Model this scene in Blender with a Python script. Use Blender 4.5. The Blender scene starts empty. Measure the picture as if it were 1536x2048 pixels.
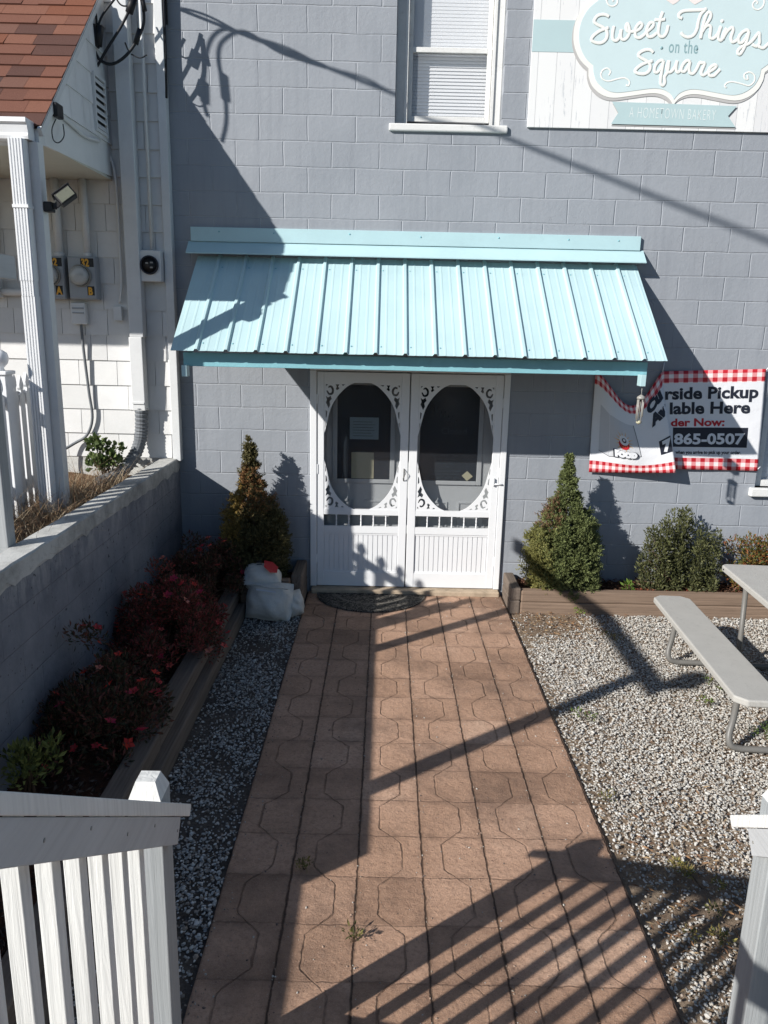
import bpy, bmesh, math, random
import numpy as np
from mathutils import Vector, Matrix, Euler
random.seed(7); RNG = np.random.default_rng(11)
R = math.radians
scene = bpy.context.scene
# ---------------------------------------------------------------- camera
FPX, YAW, PITCH, ROLL = 1538.0, 0.00236229, 0.23819052, 0.02166228
CAMPOS = np.array([0.0, -7.0, 2.48])
_f = np.array([math.sin(YAW)*math.cos(PITCH), math.cos(YAW)*math.cos(PITCH), -math.sin(PITCH)])
_r = np.array([math.cos(YAW), -math.sin(YAW), 0.0]); _u = np.cross(_r, _f)
_c, _s = math.cos(ROLL), math.sin(ROLL)
CR, CU = _c*_r + _s*_u, -_s*_r + _c*_u
cd = bpy.data.cameras.new('camera'); cam = bpy.data.objects.new('camera', cd); scene.collection.objects.link(cam)
cd.sensor_fit = 'HORIZONTAL'; cd.sensor_width = 36.0; cd.lens = FPX/1536*36.0
cd.clip_start = 0.05; cd.clip_end = 5000
M = Matrix.Identity(4)
for i in range(3):
    M[i][0], M[i][1], M[i][2], M[i][3] = CR[i], CU[i], -_f[i], CAMPOS[i]
cam.matrix_world = M; scene.camera = cam
# ---------------------------------------------------------------- light
TOSUN = Vector((-1.30, -1.0, 0.88)).normalized()
w = bpy.data.worlds.new('World'); scene.world = w; w.use_nodes = True
nt = w.node_tree; bg = nt.nodes['Background']
sky = nt.nodes.new('ShaderNodeTexSky'); sky.sky_type = 'NISHITA'; sky.sun_disc = False
sky.sun_elevation = math.asin(TOSUN.z); sky.sun_rotation = math.atan2(TOSUN.x, TOSUN.y)
sky.air_density = 1.0; sky.dust_density = 0.25; sky.ozone_density = 4.0
nt.links.new(sky.outputs[0], bg.inputs[0]); bg.inputs[1].default_value = 0.062
sl = bpy.data.lights.new('sun', 'SUN'); sl.energy = 4.5; sl.angle = R(0.55); sl.color = (1.0, 0.965, 0.915)
sun = bpy.data.objects.new('sun', sl); scene.collection.objects.link(sun)
sun.rotation_euler = TOSUN.to_track_quat('Z', 'Y').to_euler(); sun.location = (-6, -6, 8)
vs = scene.view_settings; vs.view_transform = 'Standard'; vs.look = 'None'; vs.exposure = 0.44; vs.gamma = 1.0
scene.cycles.max_bounces = 6; scene.cycles.diffuse_bounces = 2; scene.cycles.transparent_max_bounces = 8

# ---------------------------------------------------------------- helpers
def at(px, py, axis, val):
    """the real point on the plane axis=val (0 X, 1 Y, 2 Z) that the photograph shows at px, py"""
    d = _f + (px-768)/FPX*CR - (py-1024)/FPX*CU
    t = (val - CAMPOS[axis])/d[axis]
    return Vector(CAMPOS + t*d)

def link(o):
    scene.collection.objects.link(o); return o
def tag(o, label=None, cat=None, group=None, kind=None):
    if label: o['label'] = label
    if cat: o['category'] = cat
    if group: o['group'] = group
    if kind: o['kind'] = kind
    return o
def empty(name, loc, label, cat, group=None):
    o = bpy.data.objects.new(name, None); o.empty_display_size = .1; o.location = loc
    link(o); bpy.context.view_layer.update()
    return tag(o, label, cat, group)

class MB:
    def __init__(s): s.v = []; s.f = []; s.c = []; s.sm = []
    def add(s, vs, fs, col=None, smooth=False):
        n = len(s.v); s.v += [tuple(p) for p in vs]
        for f in fs:
            s.f.append(tuple(i+n for i in f)); s.c.append(col); s.sm.append(smooth)
        return s
    def box(s, x0, x1, y0, y1, z0, z1, col=None, bev=0.0, mat=None):
        if bev <= 0:
            vs = [(x, y, z) for x in (x0, x1) for y in (y0, y1) for z in (z0, z1)]
            fs = [(0,1,3,2), (4,6,7,5), (0,4,5,1), (2,3,7,6), (0,2,6,4), (1,5,7,3)]
        else:
            bm = bmesh.new(); bmesh.ops.create_cube(bm, size=1)
            for v in bm.verts: v.co = Vector(((x0+x1)/2+v.co.x*(x1-x0), (y0+y1)/2+v.co.y*(y1-y0), (z0+z1)/2+v.co.z*(z1-z0)))
            bmesh.ops.bevel(bm, geom=list(bm.edges), offset=bev, segments=2, affect='EDGES', profile=.5)
            bm.verts.index_update(); vs = [v.co.copy() for v in bm.verts]; fs = [[v.index for v in f.verts] for f in bm.faces]; bm.free()
        if mat is not None: vs = [mat @ Vector(p) for p in vs]
        return s.add(vs, fs, col)
    def obox(s, mat, sx, sy, sz, bev=0.0, col=None):
        return s.box(-sx/2, sx/2, -sy/2, sy/2, -sz/2, sz/2, col, bev, mat)
    def beam(s, a, b, wx, wz, bev=0.0, up=(0,0,1), col=None):
        a = Vector(a); b = Vector(b); d = (b-a); L = d.length; d.normalize()
        u = Vector(up); x = d.cross(u).normalized(); u = x.cross(d).normalized()
        m = Matrix.Identity(4)
        for i in range(3): m[i][0] = x[i]; m[i][1] = d[i]; m[i][2] = u[i]; m[i][3] = (a[i]+b[i])/2
        return s.obox(m, wx, L, wz, bev, col)
    def tube(s, path, r, n=8, flat=None, caps=True, smooth=True, col=None):
        P = [Vector(p) for p in path]; rings = []
        rr = r if hasattr(r, '__len__') else [r]*len(P)
        prev = None; base = len(s.v); vs = []
        for i, p in enumerate(P):
            t = (P[min(i+1, len(P)-1)] - P[max(i-1, 0)])
            if t.length < 1e-9: t = Vector((0,0,1))
            t.normalize()
            if prev is None:
                a = Vector((0,0,1)) if abs(t.z) < .9 else Vector((1,0,0)); x = t.cross(a).normalized()
            else:
                x = (prev - t*prev.dot(t)); x = x.normalized() if x.length > 1e-6 else t.orthogonal().normalized()
            y = t.cross(x); prev = x
            for k in range(n):
                a = 2*math.pi*k/n; q = x*math.cos(a)*rr[i] + y*math.sin(a)*rr[i]
                if flat: q = Vector((q.x*flat[0], q.y*flat[1], q.z*flat[2]))
                vs.append(p+q)
        fs = []
        for i in range(len(P)-1):
            for k in range(n):
                fs.append((i*n+k, i*n+(k+1) % n, (i+1)*n+(k+1) % n, (i+1)*n+k))
        if caps: fs.append(tuple(range(n-1, -1, -1))); fs.append(tuple((len(P)-1)*n+k for k in range(n)))
        return s.add(vs, fs, col, smooth)
    def lathe(s, prof, mat=None, n=20, smooth=True, col=None):
        mat = mat or Matrix.Identity(4); vs = []; fs = []
        for (r, z) in prof:
            for k in range(n):
                a = 2*math.pi*k/n; vs.append(mat @ Vector((r*math.cos(a), r*math.sin(a), z)))
        for i in range(len(prof)-1):
            for k in range(n): fs.append((i*n+k, i*n+(k+1) % n, (i+1)*n+(k+1) % n, (i+1)*n+k))
        fs.append(tuple(range(n-1, -1, -1))); fs.append(tuple((len(prof)-1)*n+k for k in range(n)))
        return s.add(vs, fs, col, smooth)
    def poly_xz(s, pts, y0, y1):
        """extrude a closed outline given in (x, z) from y0 (front) to y1"""
        n = len(pts); vs = [(p[0], y0, p[1]) for p in pts] + [(p[0], y1, p[1]) for p in pts]
        fs = [tuple(range(n)), tuple(range(2*n-1, n-1, -1))] + [(i, (i+1) % n, (i+1) % n+n, i+n) for i in range(n)]
        return s.add(vs, fs)
    def build(s, name, m, parent=None, label=None, recalc=True):
        me = bpy.data.meshes.new(name); me.from_pydata([tuple(v) for v in s.v], [], s.f)
        if any(c is not None for c in s.c):
            at_ = me.color_attributes.new('Col', 'FLOAT_COLOR', 'CORNER'); arr = []
            for f, c in zip(s.f, s.c):
                c = c or (1, 1, 1); arr += [c[0], c[1], c[2], 1.0]*len(f)
            at_.data.foreach_set('color', arr)
        me.polygons.foreach_set('use_smooth', s.sm)
        if recalc:
            bm = bmesh.new(); bm.from_mesh(me); bmesh.ops.recalc_face_normals(bm, faces=bm.faces); bm.to_mesh(me); bm.free()
        return obj(name, me, m, parent, label)
def obj(name, me, m, parent=None, label=None):
    o = bpy.data.objects.new(name, me); link(o)
    if m is not None and len(me.materials) == 0: me.materials.append(m)
    if parent is not None: o.parent = parent; o.matrix_parent_inverse = parent_inv(parent)
    if label: o['label'] = label
    return o
def parent_inv(p):
    m = Matrix.Translation(p.location) if p.type == 'EMPTY' else p.matrix_basis.copy()
    q = p
    m = world(p); return m.inverted()
def world(o):
    m = o.matrix_basis.copy() if not o.parent else world(o.parent) @ o.matrix_parent_inverse @ o.matrix_basis
    if not o.parent and o.type == 'EMPTY':
        m = Matrix.LocRotScale(o.location, o.rotation_euler, o.scale)
    return m
def np_mesh(name, V, F, cols=None, smooth=False):
    """V (n,3), F (m,k) arrays, cols (m,3) per face"""
    me = bpy.data.meshes.new(name); V = np.asarray(V, np.float32); F = np.asarray(F, np.int32); m, k = F.shape
    me.vertices.add(len(V)); me.vertices.foreach_set('co', V.ravel())
    me.loops.add(m*k); me.loops.foreach_set('vertex_index', F.ravel())
    me.polygons.add(m); me.polygons.foreach_set('loop_start', np.arange(0, m*k, k, dtype=np.int32))
    me.polygons.foreach_set('loop_total', np.full(m, k, np.int32))
    me.polygons.foreach_set('use_smooth', np.full(m, smooth, bool))
    me.update(calc_edges=True)
    if cols is not None:
        a = me.color_attributes.new('Col', 'FLOAT_COLOR', 'CORNER')
        c = np.ones((m, k, 4), np.float32); c[:, :, :3] = np.asarray(cols, np.float32)[:, None, :]
        a.data.foreach_set('color', c.ravel())
    me.validate(); return me
def dup(o, parent=None):
    c = o.copy(); scene.collection.objects.link(c); c.parent = parent
    for ch in [x for x in bpy.data.objects if x.parent == o]: dup(ch, c)
    return c

# ---------------------------------------------------------------- materials
class NT:
    def __init__(s, name):
        s.m = bpy.data.materials.new(name); s.m.use_nodes = True; s.t = s.m.node_tree; s.b = s.t.nodes['Principled BSDF']
        s.tc = s.n('ShaderNodeTexCoord')
    def n(s, kind, **kw):
        x = s.t.nodes.new(kind)
        for k, v in kw.items(): setattr(x, k, v)
        return x
    def l(s, a, b): s.t.links.new(a, b)
    def val(s, sock, v):
        if hasattr(v, 'is_output') or isinstance(v, bpy.types.NodeSocket): s.l(v, sock)
        else: sock.default_value = v
    def math(s, op, a, b=None, c=None, clamp=False):
        x = s.n('ShaderNodeMath', operation=op); x.use_clamp = clamp
        s.val(x.inputs[0], a)
        if b is not None: s.val(x.inputs[1], b)
        if c is not None: s.val(x.inputs[2], c)
        return x.outputs[0]
    def mapping(s, scale=(1,1,1), loc=(0,0,0), src=None, rot=(0,0,0)):
        x = s.n('ShaderNodeMapping'); x.inputs['Scale'].default_value = scale; x.inputs['Location'].default_value = loc; x.inputs['Rotation'].default_value = rot
        s.l(src or s.tc.outputs['Object'], x.inputs[0]); return x.outputs[0]
    def noise(s, scale, detail=4, rough=.55, vec=None, dist=0):
        x = s.n('ShaderNodeTexNoise'); x.inputs['Scale'].default_value = scale; x.inputs['Detail'].default_value = detail
        x.inputs['Roughness'].default_value = rough; x.inputs['Distortion'].default_value = dist
        s.l(vec or s.tc.outputs['Object'], x.inputs['Vector']); return x.outputs['Fac']
    def ramp(s, fac, stops):
        x = s.n('ShaderNodeValToRGB'); cr = x.color_ramp
        while len(cr.elements) < len(stops): cr.elements.new(.5)
        for e, (p, c) in zip(cr.elements, stops): e.position = p; e.color = (*c, 1) if len(c) == 3 else c
        s.l(fac, x.inputs[0]); return x.outputs[0]
    def mix(s, fac, a, b, mode='MIX'):
        x = s.n('ShaderNodeMix', data_type='RGBA', blend_type=mode)
        s.val(x.inputs[0], fac)
        for k, v in ((6, a), (7, b)):
            if isinstance(v, tuple): x.inputs[k].default_value = (*v, 1) if len(v) == 3 else v
            else: s.l(v, x.inputs[k])
        return x.outputs[2]
    def bump(s, h, strength=.3, dist=.01, prev=None):
        x = s.n('ShaderNodeBump'); x.inputs['Strength'].default_value = strength; x.inputs['Distance'].default_value = dist
        s.l(h, x.inputs['Height'])
        if prev is not None: s.l(prev, x.inputs['Normal'])
        return x.outputs[0]
    def fin(s, col=None, rough=.6, normal=None, metal=0, spec=.3):
        if col is not None:
            if isinstance(col, tuple): s.b.inputs['Base Color'].default_value = (*col, 1)
            else: s.l(col, s.b.inputs['Base Color'])
        s.val(s.b.inputs['Roughness'], rough); s.b.inputs['Metallic'].default_value = metal
        s.b.inputs['Specular IOR Level'].default_value = spec
        if normal is not None: s.l(normal, s.b.inputs['Normal'])
        return s.m
def lin(r, g, b):
    f = lambda c: (c/12.92 if c <= .04045 else ((c+.055)/1.055)**2.4)
    return (f(r/255), f(g/255), f(b/255))
def scale_c(c, k): return tuple(min(1, x*k) for x in c)
def paint(name, c, rough=.5, var=.10, dirt=.15, scale=6, bump=.08, bscale=60, spec=.3, grain=None, dirtc=None):
    """painted or plain surface with patchy tone, specks of dirt and a fine bump"""
    t = NT(name)
    vec = t.mapping(grain) if grain else t.tc.outputs['Object']
    n1 = t.noise(scale, 5, .6, vec)
    col = t.ramp(n1, [(.25, scale_c(c, 1-var)), (.75, scale_c(c, 1+var*.6))])
    n2 = t.noise(scale*3.1, 8, .7, vec)
    d = t.ramp(n2, [(.56, (0, 0, 0)), (.78, (dirt,)*3)])
    col = t.mix(d, col, dirtc or scale_c(c, .35))
    nb = t.bump(t.noise(bscale, 4, .6, vec), bump, .01)
    r = t.math('MULTIPLY_ADD', n2, .3, rough-.15)
    return t.fin(col, r, nb, spec=spec)
def attr_mat(name, rough=.7, spec=.2, bump=.2, bscale=80, var=.25, sub=0, scale=25):
    t = NT(name); a = t.n('ShaderNodeVertexColor'); a.layer_name = 'Col'
    n = t.noise(scale, 5, .65)
    k = t.ramp(n, [(.2, (1-var,)*3), (.8, (1+var,)*3)])
    col = t.mix(1.0, a.outputs[0], k, 'MULTIPLY')
    nb = t.bump(t.noise(bscale, 3), bump, .006)
    m = t.fin(col, rough, nb, spec=spec)
    if sub:
        tr = t.n('ShaderNodeBsdfTranslucent'); t.l(col, tr.inputs[0]); mx = t.n('ShaderNodeMixShader'); mx.inputs[0].default_value = sub
        out = t.t.nodes['Material Output']; t.l(t.b.outputs[0], mx.inputs[1]); t.l(tr.outputs[0], mx.inputs[2]); t.l(mx.outputs[0], out.inputs[0])
    return m
def wood(name, c, rough=.75, axis=0, var=.3, spec=.15, bump=.35, k=1.0):
    t = NT(name); sc = [26*k, 26*k, 26*k]; sc[axis] = 1.3
    v = t.mapping(tuple(sc)); n1 = t.noise(1.6, 6, .65, v, .6)
    wv = t.n('ShaderNodeTexWave'); wv.bands_direction = 'XYZ'[(axis+2) % 3]; wv.inputs['Scale'].default_value = .55; wv.inputs['Distortion'].default_value = 9; wv.inputs['Detail'].default_value = 3
    t.l(v, wv.inputs[0])
    f = t.math('MULTIPLY_ADD', wv.outputs['Fac'], .12, t.math('MULTIPLY', n1, .88))
    col = t.ramp(f, [(.2, scale_c(c, 1-var*1.6)), (.5, c), (.8, scale_c(c, 1+var))])
    big = t.noise(2.2, 3); col = t.mix(t.math('MULTIPLY', big, .45), col, scale_c(c, .55))
    return t.fin(col, rough, t.bump(f, bump, .006), spec=spec)

def block_mat():
    t = NT('painted_block'); o = t.n('ShaderNodeSeparateXYZ'); t.l(t.tc.outputs['Object'], o.inputs[0])
    wob = t.n('ShaderNodeTexNoise'); wob.inputs['Scale'].default_value = 3.5; wob.inputs['Detail'].default_value = 4; t.l(t.tc.outputs['Object'], wob.inputs['Vector'])
    ws = t.n('ShaderNodeSeparateColor'); t.l(wob.outputs['Color'], ws.inputs[0])
    x = t.math('ADD', t.math('SUBTRACT', o.outputs[0], .117-.404*40), t.math('MULTIPLY', t.math('SUBTRACT', ws.outputs[0], .5), .022))
    z = t.math('ADD', t.math('SUBTRACT', o.outputs[2], .715-.203*9), t.math('MULTIPLY', t.math('SUBTRACT', ws.outputs[1], .5), .018))
    c = t.n('ShaderNodeCombineXYZ'); t.l(x, c.inputs[0]); t.l(z, c.inputs[1])
    br = t.n('ShaderNodeTexBrick'); br.offset = .5; br.inputs['Scale'].default_value = 1; br.inputs['Brick Width'].default_value = .404; br.inputs['Row Height'].default_value = .203
    br.inputs['Mortar Size'].default_value = .0075; br.inputs['Mortar Smooth'].default_value = .8; br.inputs['Bias'].default_value = 0
    br.inputs['Color1'].default_value = (1, 1, 1, 1); br.inputs['Color2'].default_value = (.93, .93, .93, 1); t.l(c.outputs[0], br.inputs[0])
    n1 = t.noise(1.1, 5, .6); n2 = t.noise(22, 6, .7); n3 = t.noise(120, 3, .6)
    fade = t.ramp(t.noise(2.6, 4, .6), [(.34, (.12, .12, .12)), (.54, (1, 1, 1))])   # joints filled with paint in places
    base = t.ramp(n1, [(.25, lin(141, 146, 153)), (.75, lin(157, 161, 167))])
    base = t.mix(.16, base, br.outputs['Color'], 'MULTIPLY')
    spots = t.ramp(n2, [(.67, (0, 0, 0)), (.74, (.35, .35, .35))]); base = t.mix(spots, base, lin(95, 97, 106))
    mo = t.math('MULTIPLY', br.outputs['Fac'], fade)
    base = t.mix(t.math('MULTIPLY', mo, .6), base, lin(180, 184, 190))
    stv = t.noise(1.6, 6, .7, t.mapping((7, 7, .5))); base = t.mix(t.ramp(stv, [(.50, (0,)*3), (.72, (.30,)*3)]), base, lin(118, 122, 130))
    pch = t.noise(.7, 4, .65); base = t.mix(t.ramp(pch, [(.50, (0,)*3), (.68, (.35,)*3)]), base, lin(158, 163, 170))
    h = t.math('MULTIPLY', t.math('SUBTRACT', 1.0, br.outputs['Fac']), 1.0)
    h = t.math('ADD', t.math('MULTIPLY', mo, -1.0), t.math('MULTIPLY', t.noise(7, 5, .7), .35))
    nb = t.bump(h, .55, .012); nb = t.bump(n2, .30, .012, nb); nb = t.bump(n3, .10, .004, nb)
    # cracks and patches of thick paint
    vo = t.n('ShaderNodeTexVoronoi', feature='DISTANCE_TO_EDGE'); vo.inputs['Scale'].default_value = 2.3
    dv = t.n('ShaderNodeVectorMath', operation='ADD'); t.l(t.tc.outputs['Object'], dv.inputs[0]); t.l(wob.outputs['Color'], dv.inputs[1]); t.l(dv.outputs[0], vo.inputs['Vector'])
    ck = t.math('MULTIPLY', t.math('LESS_THAN', vo.outputs['Distance'], .006), t.math('GREATER_THAN', t.noise(.8, 2), .63))
    nb = t.bump(ck, .5, -.006, nb)
    return t.fin(base, .65, nb, spec=.2)
def path_mat():
    t = NT('stamped_brick_paving'); o = t.n('ShaderNodeSeparateXYZ'); t.l(t.tc.outputs['Object'], o.inputs[0])
    wob = t.n('ShaderNodeTexNoise'); wob.inputs['Scale'].default_value = 20; wob.inputs['Detail'].default_value = 6; t.l(t.tc.outputs['Object'], wob.inputs['Vector'])
    ws = t.n('ShaderNodeSeparateColor'); t.l(wob.outputs['Color'], ws.inputs[0])
    X = t.math('ADD', o.outputs[0], t.math('MULTIPLY', t.math('SUBTRACT', ws.outputs[0], .5), .015))
    Y = t.math('ADD', o.outputs[1], t.math('MULTIPLY', t.math('SUBTRACT', ws.outputs[1], .5), .024))
    u = t.math('DIVIDE', t.math('ADD', X, .69+.307*10), .3067); v = t.math('DIVIDE', t.math('ADD', Y, 20*.295+.105), .295)
    ci = t.math('FLOOR', u); fu = t.math('FRACT', u); fv = t.math('FRACT', v); ri = t.math('FLOOR', v)
    du = t.math('MULTIPLY', t.math('MINIMUM', fu, t.math('SUBTRACT', 1.0, fu)), .3067)
    dv = t.math('MULTIPLY', t.math('MINIMUM', fv, t.math('SUBTRACT', 1.0, fv)), .295)
    ph = t.math('ADD', t.math('MULTIPLY', v, .5), t.math('MULTIPLY', ci, .5))
    tri = t.math('MULTIPLY', t.math('ABSOLUTE', t.math('SUBTRACT', t.math('FRACT', t.math('ADD', ph, .25)), .5)), 2.0)
    off = t.math('MULTIPLY_ADD', t.math('SMOOTH_MIN', t.math('SMOOTH_MAX', t.math('MULTIPLY_ADD', tri, 2.6, -.8), 0.0, .12), 1.0, .12), .36, .33)
    dw = t.math('MULTIPLY', t.math('ABSOLUTE', t.math('SUBTRACT', fu, off)), .3067)
    def groove(d, wdt): return t.math('SUBTRACT', 1.0, t.math('DIVIDE', d, wdt, clamp=True), clamp=True)
    wv_ = t.ramp(t.noise(9, 5, .7), [(.3, (.45,)*3), (.7, (1.5,)*3)])
    g1 = groove(du, t.math('MULTIPLY', wv_, .0066)); g2 = t.math('MULTIPLY', groove(dv, t.math('MULTIPLY', wv_, .0065)), t.ramp(t.noise(4, 4, .7), [(.3, (.3,)*3), (.6, (1,)*3)])); g3 = t.math('MULTIPLY', groove(dw, t.math('MULTIPLY', wv_, .0062)), t.ramp(t.noise(4.2, 5, .75), [(.34, (.08,)*3), (.60, (1,)*3)]))
    grime = t.math('MULTIPLY', groove(t.math('MINIMUM', du, dv), .045), t.ramp(t.noise(6, 6, .75), [(.40, (0,)*3), (.70, (.65,)*3)]))
    wn = t.n('ShaderNodeTexWhiteNoise', noise_dimensions='2D'); c = t.n('ShaderNodeCombineXYZ'); t.l(ci, c.inputs[0]); t.l(ri, c.inputs[1]); t.l(c.outputs[0], wn.inputs['Vector'])
    n1 = t.noise(2.0, 6, .65); n2 = t.noise(30, 6, .7)
    f = t.math('MULTIPLY_ADD', wn.outputs['Value'], .28, t.math('MULTIPLY', n1, .72))
    col = t.ramp(f, [(.25, lin(134, 106, 87)), (.46, lin(182, 146, 121)), (.62, lin(196, 159, 134)), (.8, lin(212, 180, 155))])
    col = t.mix(t.ramp(n2, [(.5, (0,)*3), (.75, (.5,)*3)]), col, lin(118, 88, 72))
    st = t.noise(1.3, 4, .7); col = t.mix(t.ramp(st, [(.50, (0,)*3), (.68, (.55,)*3)]), col, lin(92, 76, 66))
    grit = t.noise(260, 2); col = t.mix(t.ramp(grit, [(.59, (0,)*3), (.67, (.6,)*3)]), col, lin(204, 182, 166))
    col = t.mix(grime, col, lin(96, 76, 64)); pl2 = t.noise(55, 5, .8); col = t.mix(t.ramp(pl2, [(.50, (0,)*3), (.66, (.60,)*3)]), col, lin(132, 104, 87))
    col = t.mix(t.math('MULTIPLY', g1, .75), col, lin(64, 52, 45)); col = t.mix(t.math('MULTIPLY', g2, .32), col, lin(92, 72, 62))
    col = t.mix(t.math('MULTIPLY', g3, .35), col, lin(150, 122, 104))
    h = t.math('MULTIPLY', t.math('MAXIMUM', t.math('MAXIMUM', g1, t.math('MULTIPLY', g2, .22)), t.math('MULTIPLY', g3, .9)), -1.0)
    nb = t.bump(h, 1.0, .020); nb = t.bump(t.noise(16, 8, .75), .9, .016, nb); nb = t.bump(t.noise(70, 5, .75), .5, .006, nb); nb = t.bump(grit, .3, .003, nb)
    return t.fin(col, .72, nb, spec=.25)
def soil_mat(name, c1, c2, bump=.8, sc=40):
    t = NT(name); n1 = t.noise(3, 6, .7); n2 = t.noise(sc, 6, .75); n3 = t.noise(sc*3, 3, .7)
    f = t.math('MULTIPLY_ADD', n2, .6, t.math('MULTIPLY', n1, .4))
    col = t.ramp(f, [(.3, c1), (.62, c2)])
    return t.fin(col, .95, t.bump(n2, bump, .02, t.bump(n3, .5, .008)), spec=.08)
def concrete_mat(name, c, dark=.45, sc=3.0):
    t = NT(name); n1 = t.noise(sc, 7, .7); n2 = t.noise(sc*9, 6, .75); n3 = t.noise(150, 2)
    col = t.ramp(n1, [(.3, scale_c(c, dark)), (.55, c), (.8, scale_c(c, 1.15))])
    col = t.mix(t.ramp(n2, [(.55, (0,)*3), (.75, (.55,)*3)]), col, scale_c(c, .4))
    return t.fin(col, .85, t.bump(n2, .4, .01, t.bump(n3, .3, .004)), spec=.15)
def planks_mat():
    t = NT('printed_white_planks'); o = t.n('ShaderNodeSeparateXYZ'); t.l(t.tc.outputs['Object'], o.inputs[0])
    u = t.math('DIVIDE', t.math('ADD', o.outputs[0], .02), .152); fu = t.math('FRACT', u); ci = t.math('FLOOR', u)
    d = t.math('MINIMUM', fu, t.math('SUBTRACT', 1.0, fu)); g = t.math('LESS_THAN', d, .014)
    v = t.mapping((38, 1, 3.5)); n = t.noise(1.4, 7, .75, v, .4)
    area = t.noise(3.2, 3, .6); wn = t.n('ShaderNodeTexWhiteNoise', noise_dimensions='1D'); t.l(ci, wn.inputs['W'])
    col = t.ramp(wn.outputs['Value'], [(0, lin(222, 222, 222)), (1, lin(236, 236, 234))])
    thr = t.math('MULTIPLY_ADD', area, -.45, .86)
    scr = t.math('GREATER_THAN', n, thr); col = t.mix(t.math('MULTIPLY', scr, .42), col, lin(150, 158, 168))
    col = t.mix(t.math('MULTIPLY', g, .6), col, lin(140, 142, 146))
    return t.fin(col, .45, None, spec=.3)
def gingham_mat():
    t = NT('vinyl_gingham'); uv = t.n('ShaderNodeUVMap'); o = t.n('ShaderNodeSeparateXYZ'); t.l(uv.outputs[0], o.inputs[0])
    U, V = o.outputs[0], o.outputs[1]; s = .0375
    a = t.math('LESS_THAN', t.math('FRACT', t.math('DIVIDE', U, 2*s)), .5); b = t.math('LESS_THAN', t.math('FRACT', t.math('ADD', t.math('DIVIDE', V, 2*s), .0)), .5)
    k = t.math('MULTIPLY', t.math('ADD', a, b), .5)
    chk = t.ramp(k, [(0, lin(236, 232, 230)), (.5, lin(226, 150, 152)), (1, lin(186, 36, 48))])
    x = t.t.nodes[-1]
    band = t.math('MAXIMUM', t.math('LESS_THAN', V, .1125), t.math('GREATER_THAN', V, .93-.1125))
    col = t.mix(band, lin(228, 229, 232), chk)
    n = t.noise(9, 4, .6); return t.fin(col, .42, t.bump(n, .25, .02), spec=.4)
def mat_mat():
    t = NT('rubber_scroll_mat'); vo = t.n('ShaderNodeTexVoronoi', feature='DISTANCE_TO_EDGE'); vo.inputs['Scale'].default_value = 26
    n = t.n('ShaderNodeTexNoise'); n.inputs['Scale'].default_value = 11; t.l(t.tc.outputs['Object'], n.inputs['Vector'])
    dv = t.n('ShaderNodeVectorMath', operation='MULTIPLY_ADD'); t.l(n.outputs['Color'], dv.inputs[0]); dv.inputs[1].default_value = (.22, .22, 0); t.l(t.tc.outputs['Object'], dv.inputs[2]); t.l(dv.outputs[0], vo.inputs['Vector'])
    d = t.ramp(vo.outputs['Distance'], [(.06, (1,)*3), (.16, (0,)*3)])
    o = t.n('ShaderNodeSeparateXYZ'); t.l(t.tc.outputs['Object'], o.inputs[0])
    rr = t.math('SQRT', t.math('ADD', t.math('POWER', t.math('DIVIDE', t.math('ADD', o.outputs[0], .09), .51), 2.0), t.math('POWER', t.math('DIVIDE', t.math('ADD', o.outputs[1], .03), .50), 2.0)))
    ring = t.math('LESS_THAN', t.math('ABSOLUTE', t.math('SUBTRACT', rr, .70)), .022)
    d2 = t.math('MAXIMUM', d, ring)
    col = t.mix(d2, lin(50, 49, 47), lin(108, 104, 97))
    return t.fin(col, .8, t.bump(d2, .9, .012), spec=.2)
def clear_mat(name, tint, opac, rough=.05):
    t = NT(name); tr = t.n('ShaderNodeBsdfTransparent'); mx = t.n('ShaderNodeMixShader'); mx.inputs[0].default_value = opac
    t.fin(tint, rough, None, spec=.5); out = t.t.nodes['Material Output']
    t.l(tr.outputs[0], mx.inputs[1]); t.l(t.b.outputs[0], mx.inputs[2]); t.l(mx.outputs[0], out.inputs[0]); return t.m

MAT = {}
MAT['block'] = block_mat(); MAT['path'] = path_mat()
MAT['teal_roof'] = paint('faded_teal_roof', (.48, .655, .68), .46, .09, .30, 2.2, .05, 12, .4, (1, .35, 1), (.36, .48, .47))
MAT['teal'] = paint('teal_painted_metal', (.46, .645, .675), .42, .07, .16, 3, .03, 30, .45)
MAT['teal_wood'] = paint('teal_painted_wood', (.24, .50, .56), .55, .08, .2, 6, .15, 40)
MAT['white'] = paint('white_gloss_paint', (.80, .81, .82), .35, .03, .06, 3, .02, 40, .4)
MAT['white_old'] = paint('old_white_paint', (.74, .74, .72), .55, .06, .35, 9, .2, 70, .3, None, lin(150, 142, 128))
MAT['shake'] = attr_mat('white_shakes', .6, .25, .15, 60, .05, 0, 8)
MAT['shingle'] = attr_mat('asphalt_shingle', .95, .1, .6, 240, .35, 0, 180)
MAT['grey_post'] = wood('grey_painted_post', lin(168, 172, 173), .65, 2, .12, .2, .6)
MAT['white_picket'] = wood('white_painted_picket', (.80, .80, .77), .65, 2, .12, .2, .8)
MAT['grey_rail'] = wood('grey_painted_rail', lin(192, 194, 195), .6, 1, .12, .2, .5)
MAT['timber'] = wood('weathered_timber', lin(138, 118, 102), .85, 0, .32)
MAT['timber_y'] = wood('weathered_timber_long', lin(120, 108, 98), .85, 1, .32)
MAT['concrete'] = concrete_mat('weathered_concrete', lin(196, 196, 192))
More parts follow.
